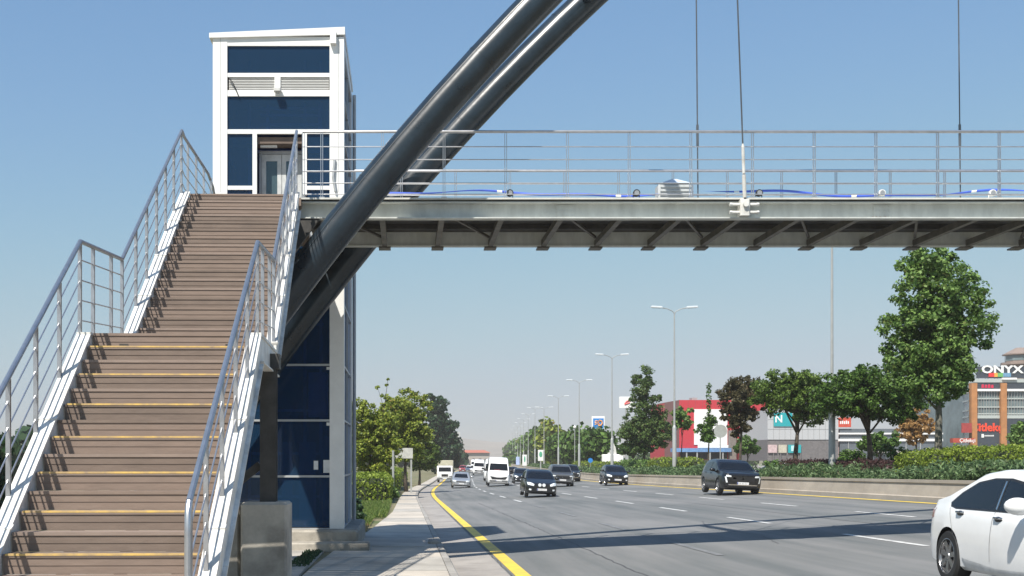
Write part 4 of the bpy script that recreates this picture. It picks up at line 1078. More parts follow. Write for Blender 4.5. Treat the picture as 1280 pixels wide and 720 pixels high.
def decal(bvh, poly, axis, side, off=.006, step=.08, thick=.0):
    """poly in 2-D: axis 'y' -> (x,z) from the side ; axis 'x' -> (y,z) from front(side=-1)/rear(+1); returns verts, faces"""
    pts = [Vector(p) for p in poly]; n = len(pts); dense = []
    for i in range(n):
        a, b = pts[i], pts[(i + 1) % n]; m = max(1, int((b - a).length / step))
        for j in range(m): dense.append(a.lerp(b, j / m))
    m = len(dense); x0 = min(p.x for p in dense); x1 = max(p.x for p in dense); y0 = min(p.y for p in dense); y1 = max(p.y for p in dense)
    def inside(p):
        c = False; j = m - 1
        for i in range(m):
            a, b = dense[i], dense[j]
            if (a.y > p.y) != (b.y > p.y) and p.x < (b.x - a.x) * (p.y - a.y) / (b.y - a.y) + a.x: c = not c
            j = i
        return c
    inner = []; x = x0 + step / 2
    while x < x1:
        y = y0 + step / 2
        while y < y1:
            p = Vector((x, y))
            if inside(p) and min((p - e).length for e in dense) > step * .4: inner.append(p)
            y += step
        x += step
    res = delaunay_2d_cdt(dense + inner, [(i, (i + 1) % m) for i in range(m)], [], 1, 1e-6)
    vs = []
    for p in res[0]:
        if axis == 'y': o = Vector((p.x, side * 4, p.y)); dr = Vector((0, -side, 0))
        else: o = Vector((-4 if side < 0 else 12, p.x, p.y)); dr = Vector((1 if side < 0 else -1, 0, 0))
        h = bvh.ray_cast(o, dr)
        if h[0] is None: vs.append(None)
        else: vs.append(h[0] - dr * off * .6 + h[1] * off * .6)
    idx = {}; out = []
    for i, v in enumerate(vs):
        if v is not None: idx[i] = len(out); out.append(v)
    fs = [tuple(idx[i] for i in f) for f in res[2] if all(i in idx for i in f)]
    return out, fs
def wheel_mesh(r, w, spokes):
    key = ('wheel', r, w, spokes)
    if key in MESHES: return MESHES[key]
    t = MB(); t.lathe([(r * .62, -w / 2 + .01), (r * .70, -w / 2), (r * .93, -w / 2 + .005), (r, -w / 2 + .035), (r, w / 2 - .035), (r * .93, w / 2 - .005), (r * .70, w / 2), (r * .62, w / 2 - .01)], Matrix(), 36)
    rm = MB(); rm.lathe([(r * .70, -w / 2 + .004), (r * .66, -w / 2 + .0), (r * .62, -w / 2 + .03), (r * .60, w / 2 - .03)], Matrix(), 36)
    rm.lathe([(0, -w / 2 + .012), (r * .12, -w / 2 + .012), (r * .16, -w / 2 + .035), (r * .16, 0)], Matrix(), 20)
    for i in range(spokes):
        for dd in (-.09, .09) if spokes <= 7 else (0,):
            a = 2 * math.pi * i / spokes + dd
            M = Matrix.Rotation(-a, 4, 'Y')
            rm.add([M @ Vector(v) for v in [(r * .12, -w / 2 + .02, -.022), (r * .12, -w / 2 + .02, .022), (r * .64, -w / 2 + .012, .016), (r * .64, -w / 2 + .012, -.016), (r * .12, -w / 2 + .06, -.022), (r * .12, -w / 2 + .06, .022), (r * .64, -w / 2 + .05, .016), (r * .64, -w / 2 + .05, -.016)]],
                   [(0, 1, 2, 3), (7, 6, 5, 4), (0, 4, 5, 1), (1, 5, 6, 2), (2, 6, 7, 3), (3, 7, 4, 0)])
    bk = MB(); bk.lathe([(0, w * .1), (r * .62, w * .1)], Matrix(), 24)
    def me(mb, m, nm):
        o = mb.build(nm, m, smooth=True); d = o.data; bpy.data.objects.remove(o); return d
    MESHES[key] = (me(t, BLACK, 'tyre'), me(rm, RIM, 'rim'), me(bk, mat('brake', (.06, .06, .06), .5, .5), 'brake'))
    return MESHES[key]
def vehicle(name, label, cat, spec, pm, x, d, rz=math.pi / 2, group=None, z=None, detail=1):
    """front at local x=0, length along +x ; local +y is the vehicle's right-hand when looking from the front"""
    c = cx(d)
    if z is None:
        z = gz(d) + roff(x) ; tilt = -.045 * 1
    else: tilt = 0
    t = thing(name, label, cat, (x + c, d, z), rz, group)
    # superelevation roll about the length axis
    t.rotation_euler = (0.045 if tilt else 0, 0, rz)
    if group is None: pass
    mb = car_body(spec); o = mb.build('body', [pm, DARK], t, smooth='all'); 
    me = o.data; wr = spec['wr']; W = spec['W']
    bvh = BVHTree.FromPolygons([v.co.copy() for v in me.vertices], [tuple(p.vertices) for p in me.polygons])
    # wheel wells by boolean
    cut = MB()
    for wx in spec['wheels']:
        for sg in (-1, 1):
            a, b = sorted((sg * (W / 2 - .30), sg * (W / 2 + .2)))
            cut.tube([(wx, a, wr), (wx, b, wr)], wr * 1.13, 36)
    bm = bmesh.new(); bm.from_mesh(me); bmesh.ops.triangulate(bm, faces=bm.faces); bm.to_mesh(me); bm.free()
    co = cut.build('cutter', [DARK, DARK], t); co.data.polygons.foreach_set('material_index', [1] * len(co.data.polygons))
    md = o.modifiers.new('b', 'BOOLEAN'); md.object = co; md.operation = 'DIFFERENCE'; md.solver = 'EXACT'
    dg = bpy.context.evaluated_depsgraph_get(); dg.update(); nm = bpy.data.meshes.new_from_object(o.evaluated_get(dg))
    bm = bmesh.new(); bm.from_mesh(nm); bmesh.ops.triangulate(bm, faces=bm.faces); bm.to_mesh(nm); bm.free(); o.modifiers.clear(); o.data = nm; nm.name = 'body'; bpy.data.objects.remove(co); sharp(nm, 40)
    def dec(nm_, m, polys, axis, sides, off=.006, step=.09, parent=t):
        out = None
        for sd in sides:
            mb = MB()
            for pl in polys:
                v, f = decal(bvh, pl, axis, sd, off, step); mb.add(v, f)
            if mb.f: out = mb.build(nm_, m, parent, smooth='all', fix=False)
        return out
    mir = lambda pl: [(-a, b) for a, b in pl]
    for nm_, m, polys, axis, sides in spec['decals']:
        dec(nm_, m, polys, axis, sides, .0035 if nm_ == 'window_surround' else .0075 if nm_ in ('pillar_trim', 'window_frame') else .006)
    for nm_, m, poly in spec.get('pairs', []):     # mirrored front (-1) pairs
        dec(nm_, m, [poly], 'x', (-1,), .008, .03); dec(nm_, m, [mir(poly)], 'x', (-1,), .008, .03)
    for nm_, m, poly in spec.get('rpairs', []):
        dec(nm_, m, [poly], 'x', (1,), .008, .03); dec(nm_, m, [mir(poly)], 'x', (1,), .008, .03)
    ty, rm, bk = wheel_mesh(wr, spec.get('ww', .22), spec.get('spokes', 5))
    for wx in spec['wheels']:
        for sg in (-1, 1):
            w = bpy.data.objects.new('wheel', ty); COL.objects.link(w); w.parent = t
            w.location = (wx, sg * (W / 2 - .125), wr); w.rotation_euler = (0, random.uniform(0, 1), 0) if sg < 0 else (0, random.uniform(0, 1), math.pi)
            for m_, n_ in ((rm, 'rim'), (bk, 'brake_disc')):
                r_ = bpy.data.objects.new(n_, m_); COL.objects.link(r_); r_.parent = w
    # mirrors
    mx, mz = spec['mirror']
    for sg in (-1, 1):
        mb = MB(); ms = spec.get('ms', 1)
        mb.sphere((mx, sg * (W / 2 + .09 * ms), mz + .02), (.10 * ms, .13 * ms, .085 * ms), 14, 9); mb.bar((mx + .03, sg * (W / 2 - .06), mz - .05), (mx, sg * (W / 2 + .03), mz - .02), .08, .05)
        mb.build('mirror', spec.get('mm', pm), t, smooth='all')
    # handles
    for hx, hz in spec.get('handles', []):
        for sg in (-1, 1):
            h = bvh.ray_cast(Vector((hx, sg * 4, hz)), Vector((0, -sg, 0)))
            if h[0] is None: continue
            mb = MB(); y = h[0].y
            mb.sphere((hx, y, hz), (.10, .012, .035), 12, 6, 1)
            mb.tube([(hx - .10, y, hz + .012), (hx - .05, y + sg * .03, hz + .016), (hx + .05, y + sg * .03, hz + .016), (hx + .10, y, hz + .012)], .014, 8, 0)
            mb.build('door_handle', [spec.get('hm', pm), GRILLE], t, smooth=True)
    # plates
    if spec.get('plate'):
        px_, pz = spec['plate']; h = bvh.ray_cast(Vector((-4, 0, pz)), Vector((1, 0, 0)))
        mb = MB(); xx = h[0].x - .02
        mb.box(xx, xx + .012, px_ - .26, px_ + .26, pz - .055, pz + .055); pl = mb.build('number_plate', PLATE, t)
        mb = MB()
        for i, wd in enumerate((.045, .045, .05, .05, .045, .045, .045)):
            yy = px_ - .17 + i * .062 + (.015 if i > 1 else 0) + (.015 if i > 3 else 0)
            mb.box(xx - .002, xx - .0005, yy - wd / 2 + .008, yy - wd / 2 + .018, pz - .032, pz + .032); mb.box(xx - .002, xx - .0005, yy + wd / 2 - .014, yy + wd / 2 - .004, pz - .03, pz + .01)
        mb.build('plate_marks', GRILLE, pl)
        mb = MB(); mb.box(xx - .0018, xx - .0004, px_ + .215, px_ + .255, pz - .05, pz + .05); mb.build('plate_band', mat('plate_blue', (.03, .07, .4), .4), pl)
    return t, bvh

def side_windows(cowl, a_top, c_top, rear, belt, roof, pillar, m=CARG):
    """two side panes split at the pillar"""
    g = .03
    return [[(cowl, belt), (a_top, roof), (pillar - g, roof + .01), (pillar - g, belt)], [(pillar + g, belt), (pillar + g, roof + .01), (c_top, roof - .02), (rear, belt + .04)]]
def S_sedan():
    L, W, H = 4.54, 1.76, 1.43
    sw = [[(1.38, .93), (1.75, 1.13), (2.02, 1.235), (2.30, 1.275), (2.40, 1.28), (2.40, .93)], [(2.50, .93), (2.50, 1.285), (2.75, 1.28), (3.10, 1.23), (3.42, 1.10), (3.62, .985), (3.60, .95), (3.45, .93)]]
    seam = lambda x: [(x, .34), (x + .008, .34), (x + .008, .92), (x, .92)]
    return dict(L=L, W=W, H=H, wr=.32, wheels=(.90, 3.60), spokes=7, ww=.215,
        top=[(0, .62), (.08, .70), (.5, .80), (1.05, .90), (1.75, 1.29), (2.1, 1.40), (2.6, 1.43), (3.1, 1.37), (3.75, 1.09), (4.1, 1.02), (4.48, .98), (4.54, .72)],
        belt=[(0, .58), (.4, .75), (1.2, .87), (2.4, .92), (3.6, .96), (4.3, .93), (4.54, .70)],
        bot=[(0, .30), (.25, .19), (.6, .17), (3.9, .17), (4.3, .24), (4.54, .34)],
        wid=[(0, .62), (.12, .82), (.35, .93), (.9, .985), (2.2, 1.0), (3.7, .985), (4.15, .94), (4.42, .82), (4.54, .66)],
        mirror=(1.62, .98), ms=1.15, handles=[(2.32, .83), (3.30, .86)], hm=CHROME,
        plate=(0, .40),
        decals=[('window_surround', GRILLE, [[(1.30, .915), (1.70, 1.15), (2.0, 1.262), (2.35, 1.305), (2.75, 1.302), (3.12, 1.25), (3.45, 1.115), (3.66, .985), (3.62, .935), (3.45, .91)]], 'y', (-1, 1))] + [('side_window', CARG, [p], 'y', (-1, 1)) for p in sw] + [('window_frame', GRILLE, [[(2.405, .93), (2.405, 1.28), (2.43, 1.282), (2.43, .93)], [(2.475, .93), (2.475, 1.284), (2.495, 1.284), (2.495, .93)]], 'y', (-1, 1)),
                ('pillar_trim', CHROME, [[(2.435, .94), (2.435, 1.27), (2.47, 1.272), (2.47, .94)]], 'y', (-1, 1)),
                ('windshield', CARG, [[(-.62, .92), (-.50, 1.33), (.50, 1.33), (.62, .92)]], 'x', (-1,)),
                ('rear_window', CARG, [[(-.56, 1.10), (-.46, 1.33), (.46, 1.33), (.56, 1.10)]], 'x', (1,)),
                ('door_seam', mat('seam', (.18, .18, .18), .6), [seam(1.36), seam(2.45), [(3.42, .60), (3.428, .60), (3.62, .92), (3.61, .92)]], 'y', (-1, 1)),
                ('sill_skirt', mat('skirt', (.62, .63, .63), .35, coat=.5), [[(1.35, .185), (1.35, .30), (2.3, .27), (3.18, .33), (3.18, .19)]], 'y', (-1, 1)),
                ('grille', GRILLE, [[(-.4, .52), (-.45, .60), (.45, .60), (.4, .52)]], 'x', (-1,))],
        pairs=[('headlight', HEADL, [(.45, .56), (.42, .66), (.62, .70), (.76, .70), (.72, .60)])],
        rpairs=[('taillight', TAILL, [(.45, .76), (.45, .90), (.66, .93), (.80, .90), (.82, .78), (.70, .74)])])
def S_suv(L=4.45, W=1.84, H=1.62, claw=True):
    k = H / 1.62
    sw = [[(1.25, 1.02), (1.80, 1.40 * k), (2.40, 1.46 * k), (2.40, 1.02)], [(2.48, 1.02), (2.48, 1.46 * k), (3.1, 1.44 * k), (3.45, 1.35 * k), (3.80, 1.10), (3.78, 1.05)]]
    sp = dict(L=L, W=W, H=H, wr=.355, wheels=(.90, 3.56), spokes=5, ww=.23,
        top=[(0, .86), (.06, .95), (.25, 1.01), (.95, 1.08), (1.15, 1.11), (1.75, 1.48 * k), (2.1, 1.59 * k), (2.8, 1.62 * k), (3.6, 1.56 * k), (4.05, 1.30), (4.38, 1.08), (4.45, .85)],
        belt=[(0, .80), (.3, .93), (1.2, 1.00), (2.4, 1.02), (3.8, 1.06), (4.3, 1.02), (4.45, .82)],
        bot=[(0, .34), (.25, .25), (.6, .22), (3.8, .22), (4.2, .3), (4.45, .40)],
        wid=[(0, .74), (.10, .90), (.35, .97), (.9, 1.0), (2.2, 1.0), (3.7, .99), (4.2, .94), (4.38, .86), (4.45, .74)],
        mirror=(1.55, 1.07), handles=[(2.25, .93), (3.25, .96)], plate=(0, .52), tumble=.19,
        decals=[('side_window', CARG, [p], 'y', (-1, 1)) for p in sw] + [
            ('windshield', CARG, [[(-.76, 1.12), (-.60, 1.54 * k), (.60, 1.54 * k), (.76, 1.12)]], 'x', (-1,)),
            ('rear_window', CARG, [[(-.58, 1.15), (-.5, 1.45 * k), (.5, 1.45 * k), (.58, 1.15)]], 'x', (1,)),
            ('lower_cladding', GRILLE, [[(1.33, .23), (1.33, .38), (3.12, .38), (3.12, .23)]], 'y', (-1, 1)),
            ('grille', GRILLE, [[(-.50, .60), (-.56, .82), (.56, .82), (.50, .60)]], 'x', (-1,)),
            ('air_intake', GRILLE, [[(-.66, .30), (-.70, .42), (.70, .42), (.66, .30)]], 'x', (-1,)),
            ('skid_trim', CHROME, [[(-.62, .425), (-.72, .47), (.72, .47), (.62, .425)]], 'x', (-1,)),
            ('bonnet_badge', HEADL, [[(-.045, .72), (0, .78), (.045, .72), (0, .67)]], 'x', (-1,)), ('lamp_reflection', CHROME, [[(.30, .76), (.42, .80), (.46, .70), (.32, .70)]], 'x', (-1,))][:8],
        pairs=[('headlight', HEADL, [(.52, .79), (.54, .86), (.74, .88), (.74, .80)]), ('daytime_lamp', HEADL, [(.68, .54), (.74, .80), (.795, .80), (.745, .54)])],
        rpairs=[('taillight', TAILL, [(.5, .92), (.5, 1.02), (.84, 1.02), (.84, .90)])])
    return sp
def S_hatch(L=4.05, W=1.74, H=1.50, rally=True):
    sw = [[(1.10, .97), (1.62, 1.30), (2.10, 1.365), (2.10, .97)], [(2.17, .97), (2.17, 1.365), (2.9, 1.34), (3.25, 1.22), (3.42, 1.03)]]
    return dict(L=L, W=W, H=H, wr=.31, wheels=(.82, 3.32), spokes=5, ww=.2,
        top=[(0, .66), (.06, .76), (.5, .90), (.95, .98), (1.70, 1.40), (2.1, 1.49), (2.6, 1.50), (3.3, 1.42), (3.75, 1.10), (3.98, .98), (4.05, .75)],
        belt=[(0, .62), (.3, .80), (1.1, .93), (2.1, .96), (3.4, 1.0), (3.9, .95), (4.05, .72)],
        bot=[(0, .28), (.2, .19), (.5, .17), (3.5, .17), (3.9, .26), (4.05, .35)],
        wid=[(0, .70), (.10, .86), (.35, .95), (.8, .99), (2.0, 1.0), (3.4, .985), (3.8, .93), (3.98, .84), (4.05, .7)],
        mirror=(1.35, 1.02), handles=[(2.0, .87)], plate=(0, .42),
        decals=[('side_window', CARG, [p], 'y', (-1, 1)) for p in sw] + [
            ('windshield', CARG, [[(-.70, 1.0), (-.56, 1.42), (.56, 1.42), (.70, 1.0)]], 'x', (-1,)),
            ('rear_window', CARG, [[(-.5, 1.1), (-.45, 1.33), (.45, 1.33), (.5, 1.1)]], 'x', (1,)),
            ('grille', GRILLE, [[(-.42, .50), (-.46, .63), (.46, .63), (.42, .50)]], 'x', (-1,)),
            ('air_intake', GRILLE, [[(-.55, .26), (-.60, .35), (.60, .35), (.55, .26)]], 'x', (-1,)),
            ('bonnet_badge', CHROME, [[(-.06, .60), (0, .66), (.06, .60), (0, .55)]], 'x', (-1,))],
        pairs=[('headlight', HEADL, [(.44, .60), (.42, .70), (.62, .79), (.78, .80), (.76, .66)]), ('fog_light', HEADL, [(.58, .36), (.56, .44), (.68, .46), (.70, .38)])],
        rpairs=[('taillight', TAILL, [(.55, .85), (.55, 1.0), (.8, 1.0), (.8, .85)])])
def S_van(L=5.9, W=2.02, H=2.62):
    return dict(L=L, W=W, H=H, wr=.35, wheels=(1.0, 4.4), spokes=8, ww=.22, tumble=.10,
        top=[(0, .95), (.08, 1.05), (.45, 1.20), (.95, 1.33), (1.60, 2.15), (1.95, 2.48), (2.5, 2.62), (5.6, 2.62), (5.85, 2.5), (5.9, 2.2)],
        belt=[(0, .90), (.4, 1.1), (1.0, 1.25), (2.5, 1.3), (5.7, 1.3), (5.9, 1.2)],
        bot=[(0, .36), (.2, .27), (.5, .24), (5.4, .26), (5.9, .4)],
        wid=[(0, .82), (.10, .92), (.35, .98), (.9, 1.0), (3, 1.0), (5.6, 1.0), (5.8, .96), (5.9, .9)],
        mirror=(1.15, 1.42), ms=1.5, mm=BLACK, handles=[(2.1, 1.1)], plate=(0, .52),
        decals=[('side_window', CARG, [[(1.25, 1.35), (1.75, 1.95), (2.2, 2.0), (2.2, 1.3)]], 'y', (-1, 1)), ('side_window', CARG, [[(2.4, 1.35), (2.4, 2.0), (5.4, 2.0), (5.4, 1.35)]], 'y', (-1, 1)),
            ('windshield', CARG, [[(-.84, 1.42), (-.76, 2.04), (.76, 2.04), (.84, 1.42)]], 'x', (-1,)),
            ('grille', GRILLE, [[(-.60, .62), (-.78, .90), (-.2, .80), (.2, .80), (.78, .90), (.60, .62)]], 'x', (-1,)),
            ('bumper', mat('grey_bumper', (.16, .165, .17), .5), [[(-.84, .34), (-.86, .56), (.86, .56), (.84, .34)]], 'x', (-1,)),
            ('sun_strip', mat('dash_red', (.35, .06, .07), .5), [[(-.3, 1.44), (-.3, 1.50), (.4, 1.50), (.4, 1.44)]], 'x', (-1,))],
        pairs=[('headlight', HEADL, [(.60, .86), (.66, 1.0), (.86, 1.12), (.88, .92)])], rpairs=[])
KB = paint('black', (.006, .0065, .008), 0, .3); KG = paint('grey', (.10, .105, .11)); KW = paint('white', (.80, .80, .79), 0, .25); KS = paint('silver', (.50, .51, .52), .6); KR = paint('red', (.40, .04, .03)); KD = paint('dark_blue', (.010, .014, .02), 0, .3)
LN = 'cars driving toward the camera'
def veh(kind, name, label, spec, pm, px, s, cat='car', offx=None):
    d = D_(s); off = X_(px, s) - cx(d)
    if offx is not None: off = offx
    slope = (cx(d + 3) - cx(d - 3)) / 6
    return vehicle(name, label, cat, spec, pm, off, d, math.pi / 2 - math.atan(slope), LN)
# near white sedan: rear wheel centre at d=15.35, front towards the camera
ds = 15.35 - 3.60
sedan, _ = vehicle('sedan', 'white sedan with tinted windows passing at the right edge of the frame', 'car', S_sedan(), KW, 7.56, ds, math.pi / 2)
suv, sb = veh('suv', 'crossover', 'black crossover with slanted bright daytime lamps in the lane beside the barrier', S_suv(), KB, 928, 28, 'car')
veh('hatch', 'hatchback', 'black hatchback with two round lamps on its grille, leading the middle lane', S_hatch(), KB, 677, 23.3)
hb = [o for o in bpy.data.objects if o.get('label', '').startswith('black hatchback with two round')][0]
for yy in (-.10, .12):
    mb = MB(); mb.lathe([(0, -.03), (.085, -.03), (.095, 0), (.07, .07), (0, .08)], Matrix.Translation((.0, yy, .66)) @ Matrix.Rotation(R(-90), 4, 'Z'), 16); mb.build('round_lamp', HEADL, hb, smooth=True)
veh('hatch', 'hatchback', 'dark hatchback close to the barrier wall below the cone-shaped tree', S_hatch(4.0, 1.72, 1.48), KB, 772, 17.3)
veh('suv', 'crossover', 'grey crossover half hidden behind the black hatchback with round lamps', S_suv(4.5, 1.86, 1.70), KG, 703, 16.4)
veh('suv', 'crossover', 'dark crossover peeking out right behind the grey crossover', S_suv(4.5, 1.86, 1.66), KD, 714, 13.2)
veh('hatch', 'hatchback', 'dark car mostly hidden left behind the leading black hatchback', S_hatch(4.2, 1.8, 1.6), KD, 653, 13.0)
veh('hatch', 'hatchback', 'small dark car visible right beside the white van', S_hatch(), KB, 640, 9.6)
van, _ = veh('van', 'minibus', 'white high-roofed minibus in the middle of the road', S_van(), KW, 623, 14, 'minibus')
veh('sedan', 'sedan', 'silver white sedan in the left lane beside the yellow edge line', S_sedan(), KS, 576, 14)
veh('van', 'minibus', 'white van following half hidden behind the high-roofed minibus', S_van(5.5, 1.95, 2.2), KW, 615, 10.6, 'van')
veh('van', 'minibus', 'white van farther back left of the high-roofed minibus', S_van(5.5, 2.0, 2.2), KW, 598.5, 7.6, 'van')
veh('hatch', 'hatchback', 'white car in the distance between the silver sedan and the far white van', S_hatch(), KW, 587, 6.4)
veh('hatch', 'hatchback', 'small red car in the distance above the silver sedan roof', S_hatch(), KR, 578.5, 5.9)
veh('van', 'minibus', 'distant white vehicle at the vanishing point of the road', S_van(5.5, 2.0, 2.3), KW, 593, 5.2, 'van')
veh('hatch', 'hatchback', 'faint silver car far away right of the distant vans', S_hatch(), KS, 603, 4.6)
# truck with canvas box
def truck():
    s_ = 10.2; d = D_(s_); x = X_(556, s_); t = thing('box_truck', 'white light truck with beige canvas box standing on the left shoulder', 'truck', (x, d, gz(d) + roff(x - cx(d))), math.pi / 2 - .045)
    sp = S_van(2.3, 1.9, 2.0)
    mb = MB(); n = 10; prof = [(0, .55), (0, 1.15), (.12, 1.25), (.45, 1.95), (.75, 2.05), (1.75, 2.05), (1.75, .55)]
    w = .92
    M = Matrix()
    mb.prism(prof, Matrix.Translation((0, -w, 0)), 2 * w); o = mb.build('cab', KW, t)
    mb = MB(); mb.add([(.145, -.78, 1.32), (.145, .78, 1.32), (.415, .74, 1.86), (.415, -.74, 1.86)], [(0, 1, 2, 3)])
    v = [Vector(p) + Vector((-.012, 0, .006)) for p in mb.v]; mb = MB(); mb.add(v, [(0, 1, 2, 3)]); mb.build('windshield', CARG, t, fix=False)
    for sg in (-1, 1):
        mb = MB(); mb.prism([(.35, 1.25), (.62, 1.85), (1.4, 1.85), (1.4, 1.25)], Matrix.Translation((0, sg * .925 - .005, 0)), .01); mb.build('side_window', CARG, t)
        mb = MB(); mb.bev(-.03, .0, sg * .72 - .13, sg * .72 + .13, .72, .88, .01); mb.build('headlight', HEADL, t)
        mb = MB(); mb.bev(.2, .32, sg * 1.05 - .09, sg * 1.05 + .09, 1.3, 1.6, .03); mb.bar((.3, sg * .92, 1.6), (.26, sg * 1.02, 1.58), .03, .03); mb.build('mirror', BLACK, t)
    mb = MB(); mb.bev(-.02, .02, -.4, .4, .72, 1.02, .01); mb.build('grille', GRILLE, t)
    mb = MB(); mb.bev(-.1, .1, -.93, .93, .38, .62, .03); mb.build('bumper', mat('grey_bumper', (.16, .165, .17), .5), t)
    mb = MB(); mb.box(-.115, -.102, -.26, .26, .44, .55); mb.build('number_plate', PLATE, t)
    mb = MB(); mb.box(1.8, 5.4, -.4, .4, .55, .8); mb.build('chassis', DARK, t)
    CV = mat('canvas', (.42, .40, .30), .85, var=.1)
    mb = MB(); mb.bev(1.9, 5.5, -1.05, 1.05, .85, 2.72, .08); mb.build('canvas_box', CV, t)
    ty, rm, bk = wheel_mesh(.36, .22, 8)
    for wx in (.75, 4.3):
        for sg in (-1, 1):
            w_ = bpy.data.objects.new('wheel', ty); COL.objects.link(w_); w_.parent = t; w_.location = (wx, sg * .82, .36); w_.rotation_euler = (0, 0, 0 if sg < 0 else math.pi)
            r_ = bpy.data.objects.new('rim', rm); COL.objects.link(r_); r_.parent = w_
truck()
# parked / passing cars beyond the median (roofs glimpsed)
for lab, px, s_, pm in [('white car roof glimpsed over the juniper right of the black crossover', 938, 17.5, KW), ('white car roof glimpsed between hedge and sapling', 868, 14.5, KW), ('white car parked under the vase-shaped tree', 1022, 17, KW), ('white car passing behind the purple hedge', 1066, 17.5, KW), ('silver car near the white monument', 792, 9, KS)]:
    d = D_(s_); vehicle('parked_car', lab, 'car', S_hatch(), pm, X_(px, s_) - cx(d), d, R(15 if px > 900 else 70), 'cars beyond the median', gz(d) + roff(17.1) + .04)

# ------------------------------------------------------------------ street lamps
def make_lamp():
    t = thing('street_lamp', '', 'street lamp', (0, 0, 0))
    mb = MB(); mb.tube([(0, 0, -.2), (0, 0, 3.7), (0, 0, 3.72), (0, 0, 3.9)], [.155, .145, .14, .08], 12); mb.tube([(0, 0, 3.85), (0, 0, 12.2)], [.075, .045], 10); mb.box(-.22, .22, -.22, .22, -.2, .05)
    mb.build('pole', GALV, t, smooth=True)
    for sg in (-1, 1):
        mb = MB(); mb.tube([(0, 0, 12.1), (sg * .12, 0, 12.3), (sg * .5, 0, 12.48), (sg * 1.0, 0, 12.58)], .035, 8); mb.build('arm', GALV, t, smooth=True)
        mb = MB(); M = Matrix.Translation((sg * 1.28, 0, 12.6)) @ Matrix.Rotation(-sg * R(3), 4, 'Y')
        mb.bev(-.42, .42, -.15, .15, -.05, .08, .04, 0, M); h = mb.build('lamp_head', LAMPW, t)
        mb = MB(); mb.box(-.3, .3, -.11, .11, -.065, -.051, 0, M); mb.build('lens', mat('lens', (.3, .32, .34), .1), h)
    return t
lamp = make_lamp()
ords = ['nearest', 'second nearest', 'third nearest', 'fourth nearest', 'fifth nearest', 'sixth nearest', 'seventh nearest', 'eighth nearest', 'ninth nearest', 'tenth nearest', 'eleventh nearest', 'twelfth nearest', 'thirteenth nearest', 'fourteenth nearest']
for i, dl in enumerate([56.5, 89.6, 125, 160, 195, 228, 262, 298, 334, 370, 408, 450, 500]):
    o = lamp if i == 0 else copy_tree(lamp)
    pxs = {0: 1040, 1: 843, 2: 765, 3: 724, 4: 698, 5: 680}
    xo = X_(pxs[i], F / dl) if i in pxs else cx(dl) + 19.2
    o.location = (xo, dl, medz(dl) - .05); 
    k = (Z_({1: 384, 2: 443, 3: 475, 4: 495, 5: 509}.get(i, 0), F / dl) - o.location.z) / 12.6 if i in (1, 2, 3, 4, 5) else 1.0
    o.scale = (1, 1, min(1.06, max(.85, k)))
    tag(o, f'{ords[i]} double-armed street lamp in the median row, counted from the camera', 'street lamp', 'double-armed street lamps in the median')

# ------------------------------------------------------------------ signs and small street furniture
def post(mb, x, y, z0, z1, r=.03): mb.tube([(x, y, z0), (x, y, z1)], r, 8)
d = med(900.5, 19.0); s = F / d
t = thing('traffic_sign', 'grey back of a round traffic sign on a thin post above the black crossover', 'traffic sign', (19.0 + cx(d), d, medz(d)))
zc = Z_(539, s) - medz(d)
mb = MB(); post(mb, 0, .03, -.1, zc + .35); mb.build('post', GALV, t, smooth=True)
mb = MB(); mb.lathe([(0, -.012), (8.2 / s, -.012), (8.2 / s, .005), (0, .005)], Matrix.Translation((0, 0, zc)), 32); mb.build('sign_plate', mat('sign_back', (.45, .47, .45), .5, .3, var=.06), t)
# white board with legs, left roadside
s = 18.; d = D_(s)
t = thing('roadside_board', 'blank pale board on two legs beside the left sidewalk', 'sign board', (X_(502, s), d, gz(d)))
mb = MB(); mb.box(-14 / s, 14 / s, -.03, .03, Z_(573, s) - gz(d), Z_(560, s) - gz(d)); mb.build('panel', mat('pale_board', (.5, .5, .46), .5), t)
for a in (-13 / s, 12 / s):
    mb = MB(); mb.box(a - .06, a + .06, .03, .12, -.1, Z_(562, s) - gz(d)); mb.build('leg', GALV, t)
s = 21; d = D_(s); mb = MB(); mb.tube([(X_(491.5, s), d, gz(d) - .1), (X_(491.5, s), d, Z_(563, s))], .07, 8)
tag(mb.build('steel_pole', GALV), 'plain grey pole between the clipped hedges and the sidewalk', 'pole')
# pylon signs
def pylon(name, label, px0, px1, py0, py1, s, panel_mats, leg_to=575, art=None):
    d = D_(s); xc = X_((px0 + px1) / 2, s); z = gz(d) + .6; t = thing(name, label, 'sign', (xc, d, z)); w = (px1 - px0) / s / 2
    mb = MB(); mb.bev(-w, w, -.15, .15, Z_(py1, s) - z, Z_(py0, s) - z, .04); mb.build('panel', panel_mats[0], t)
    mb = MB(); mb.box(-w * .2, w * .2, -.1, .1, -.1, Z_(py1, s) - z - .002); mb.build('post', GALV, t)
    return t, w, z, s
BLU = mat('sign_blue', (.03, .22, .60), .4, var=.02); ORG = mat('sign_orange', (.85, .35, .05), .4, var=.02); REDS = mat('sign_red', (.65, .04, .04), .4, var=.02); TEAL = mat('sign_teal', (.02, .33, .36), .4, var=.03); SWHITE = mat('sign_white', (.78, .78, .76), .4, var=.02)
t, w, z, s = pylon('pylon_sign', 'square blue and white pylon sign with an orange swoosh above the dark trees', 739.5, 756, 520.5, 542, 9, [SWHITE])
d = 0
mb = MB(); zz0, zz1 = Z_(538, s) - z, Z_(523, s) - z; mb.box(-w * .8, w * .8, -.17, -.152, zz0, zz1); mb.build('emblem_field', BLU, t)
mb = MB()
c_ = (zz0 * .4 + zz1 * .6)
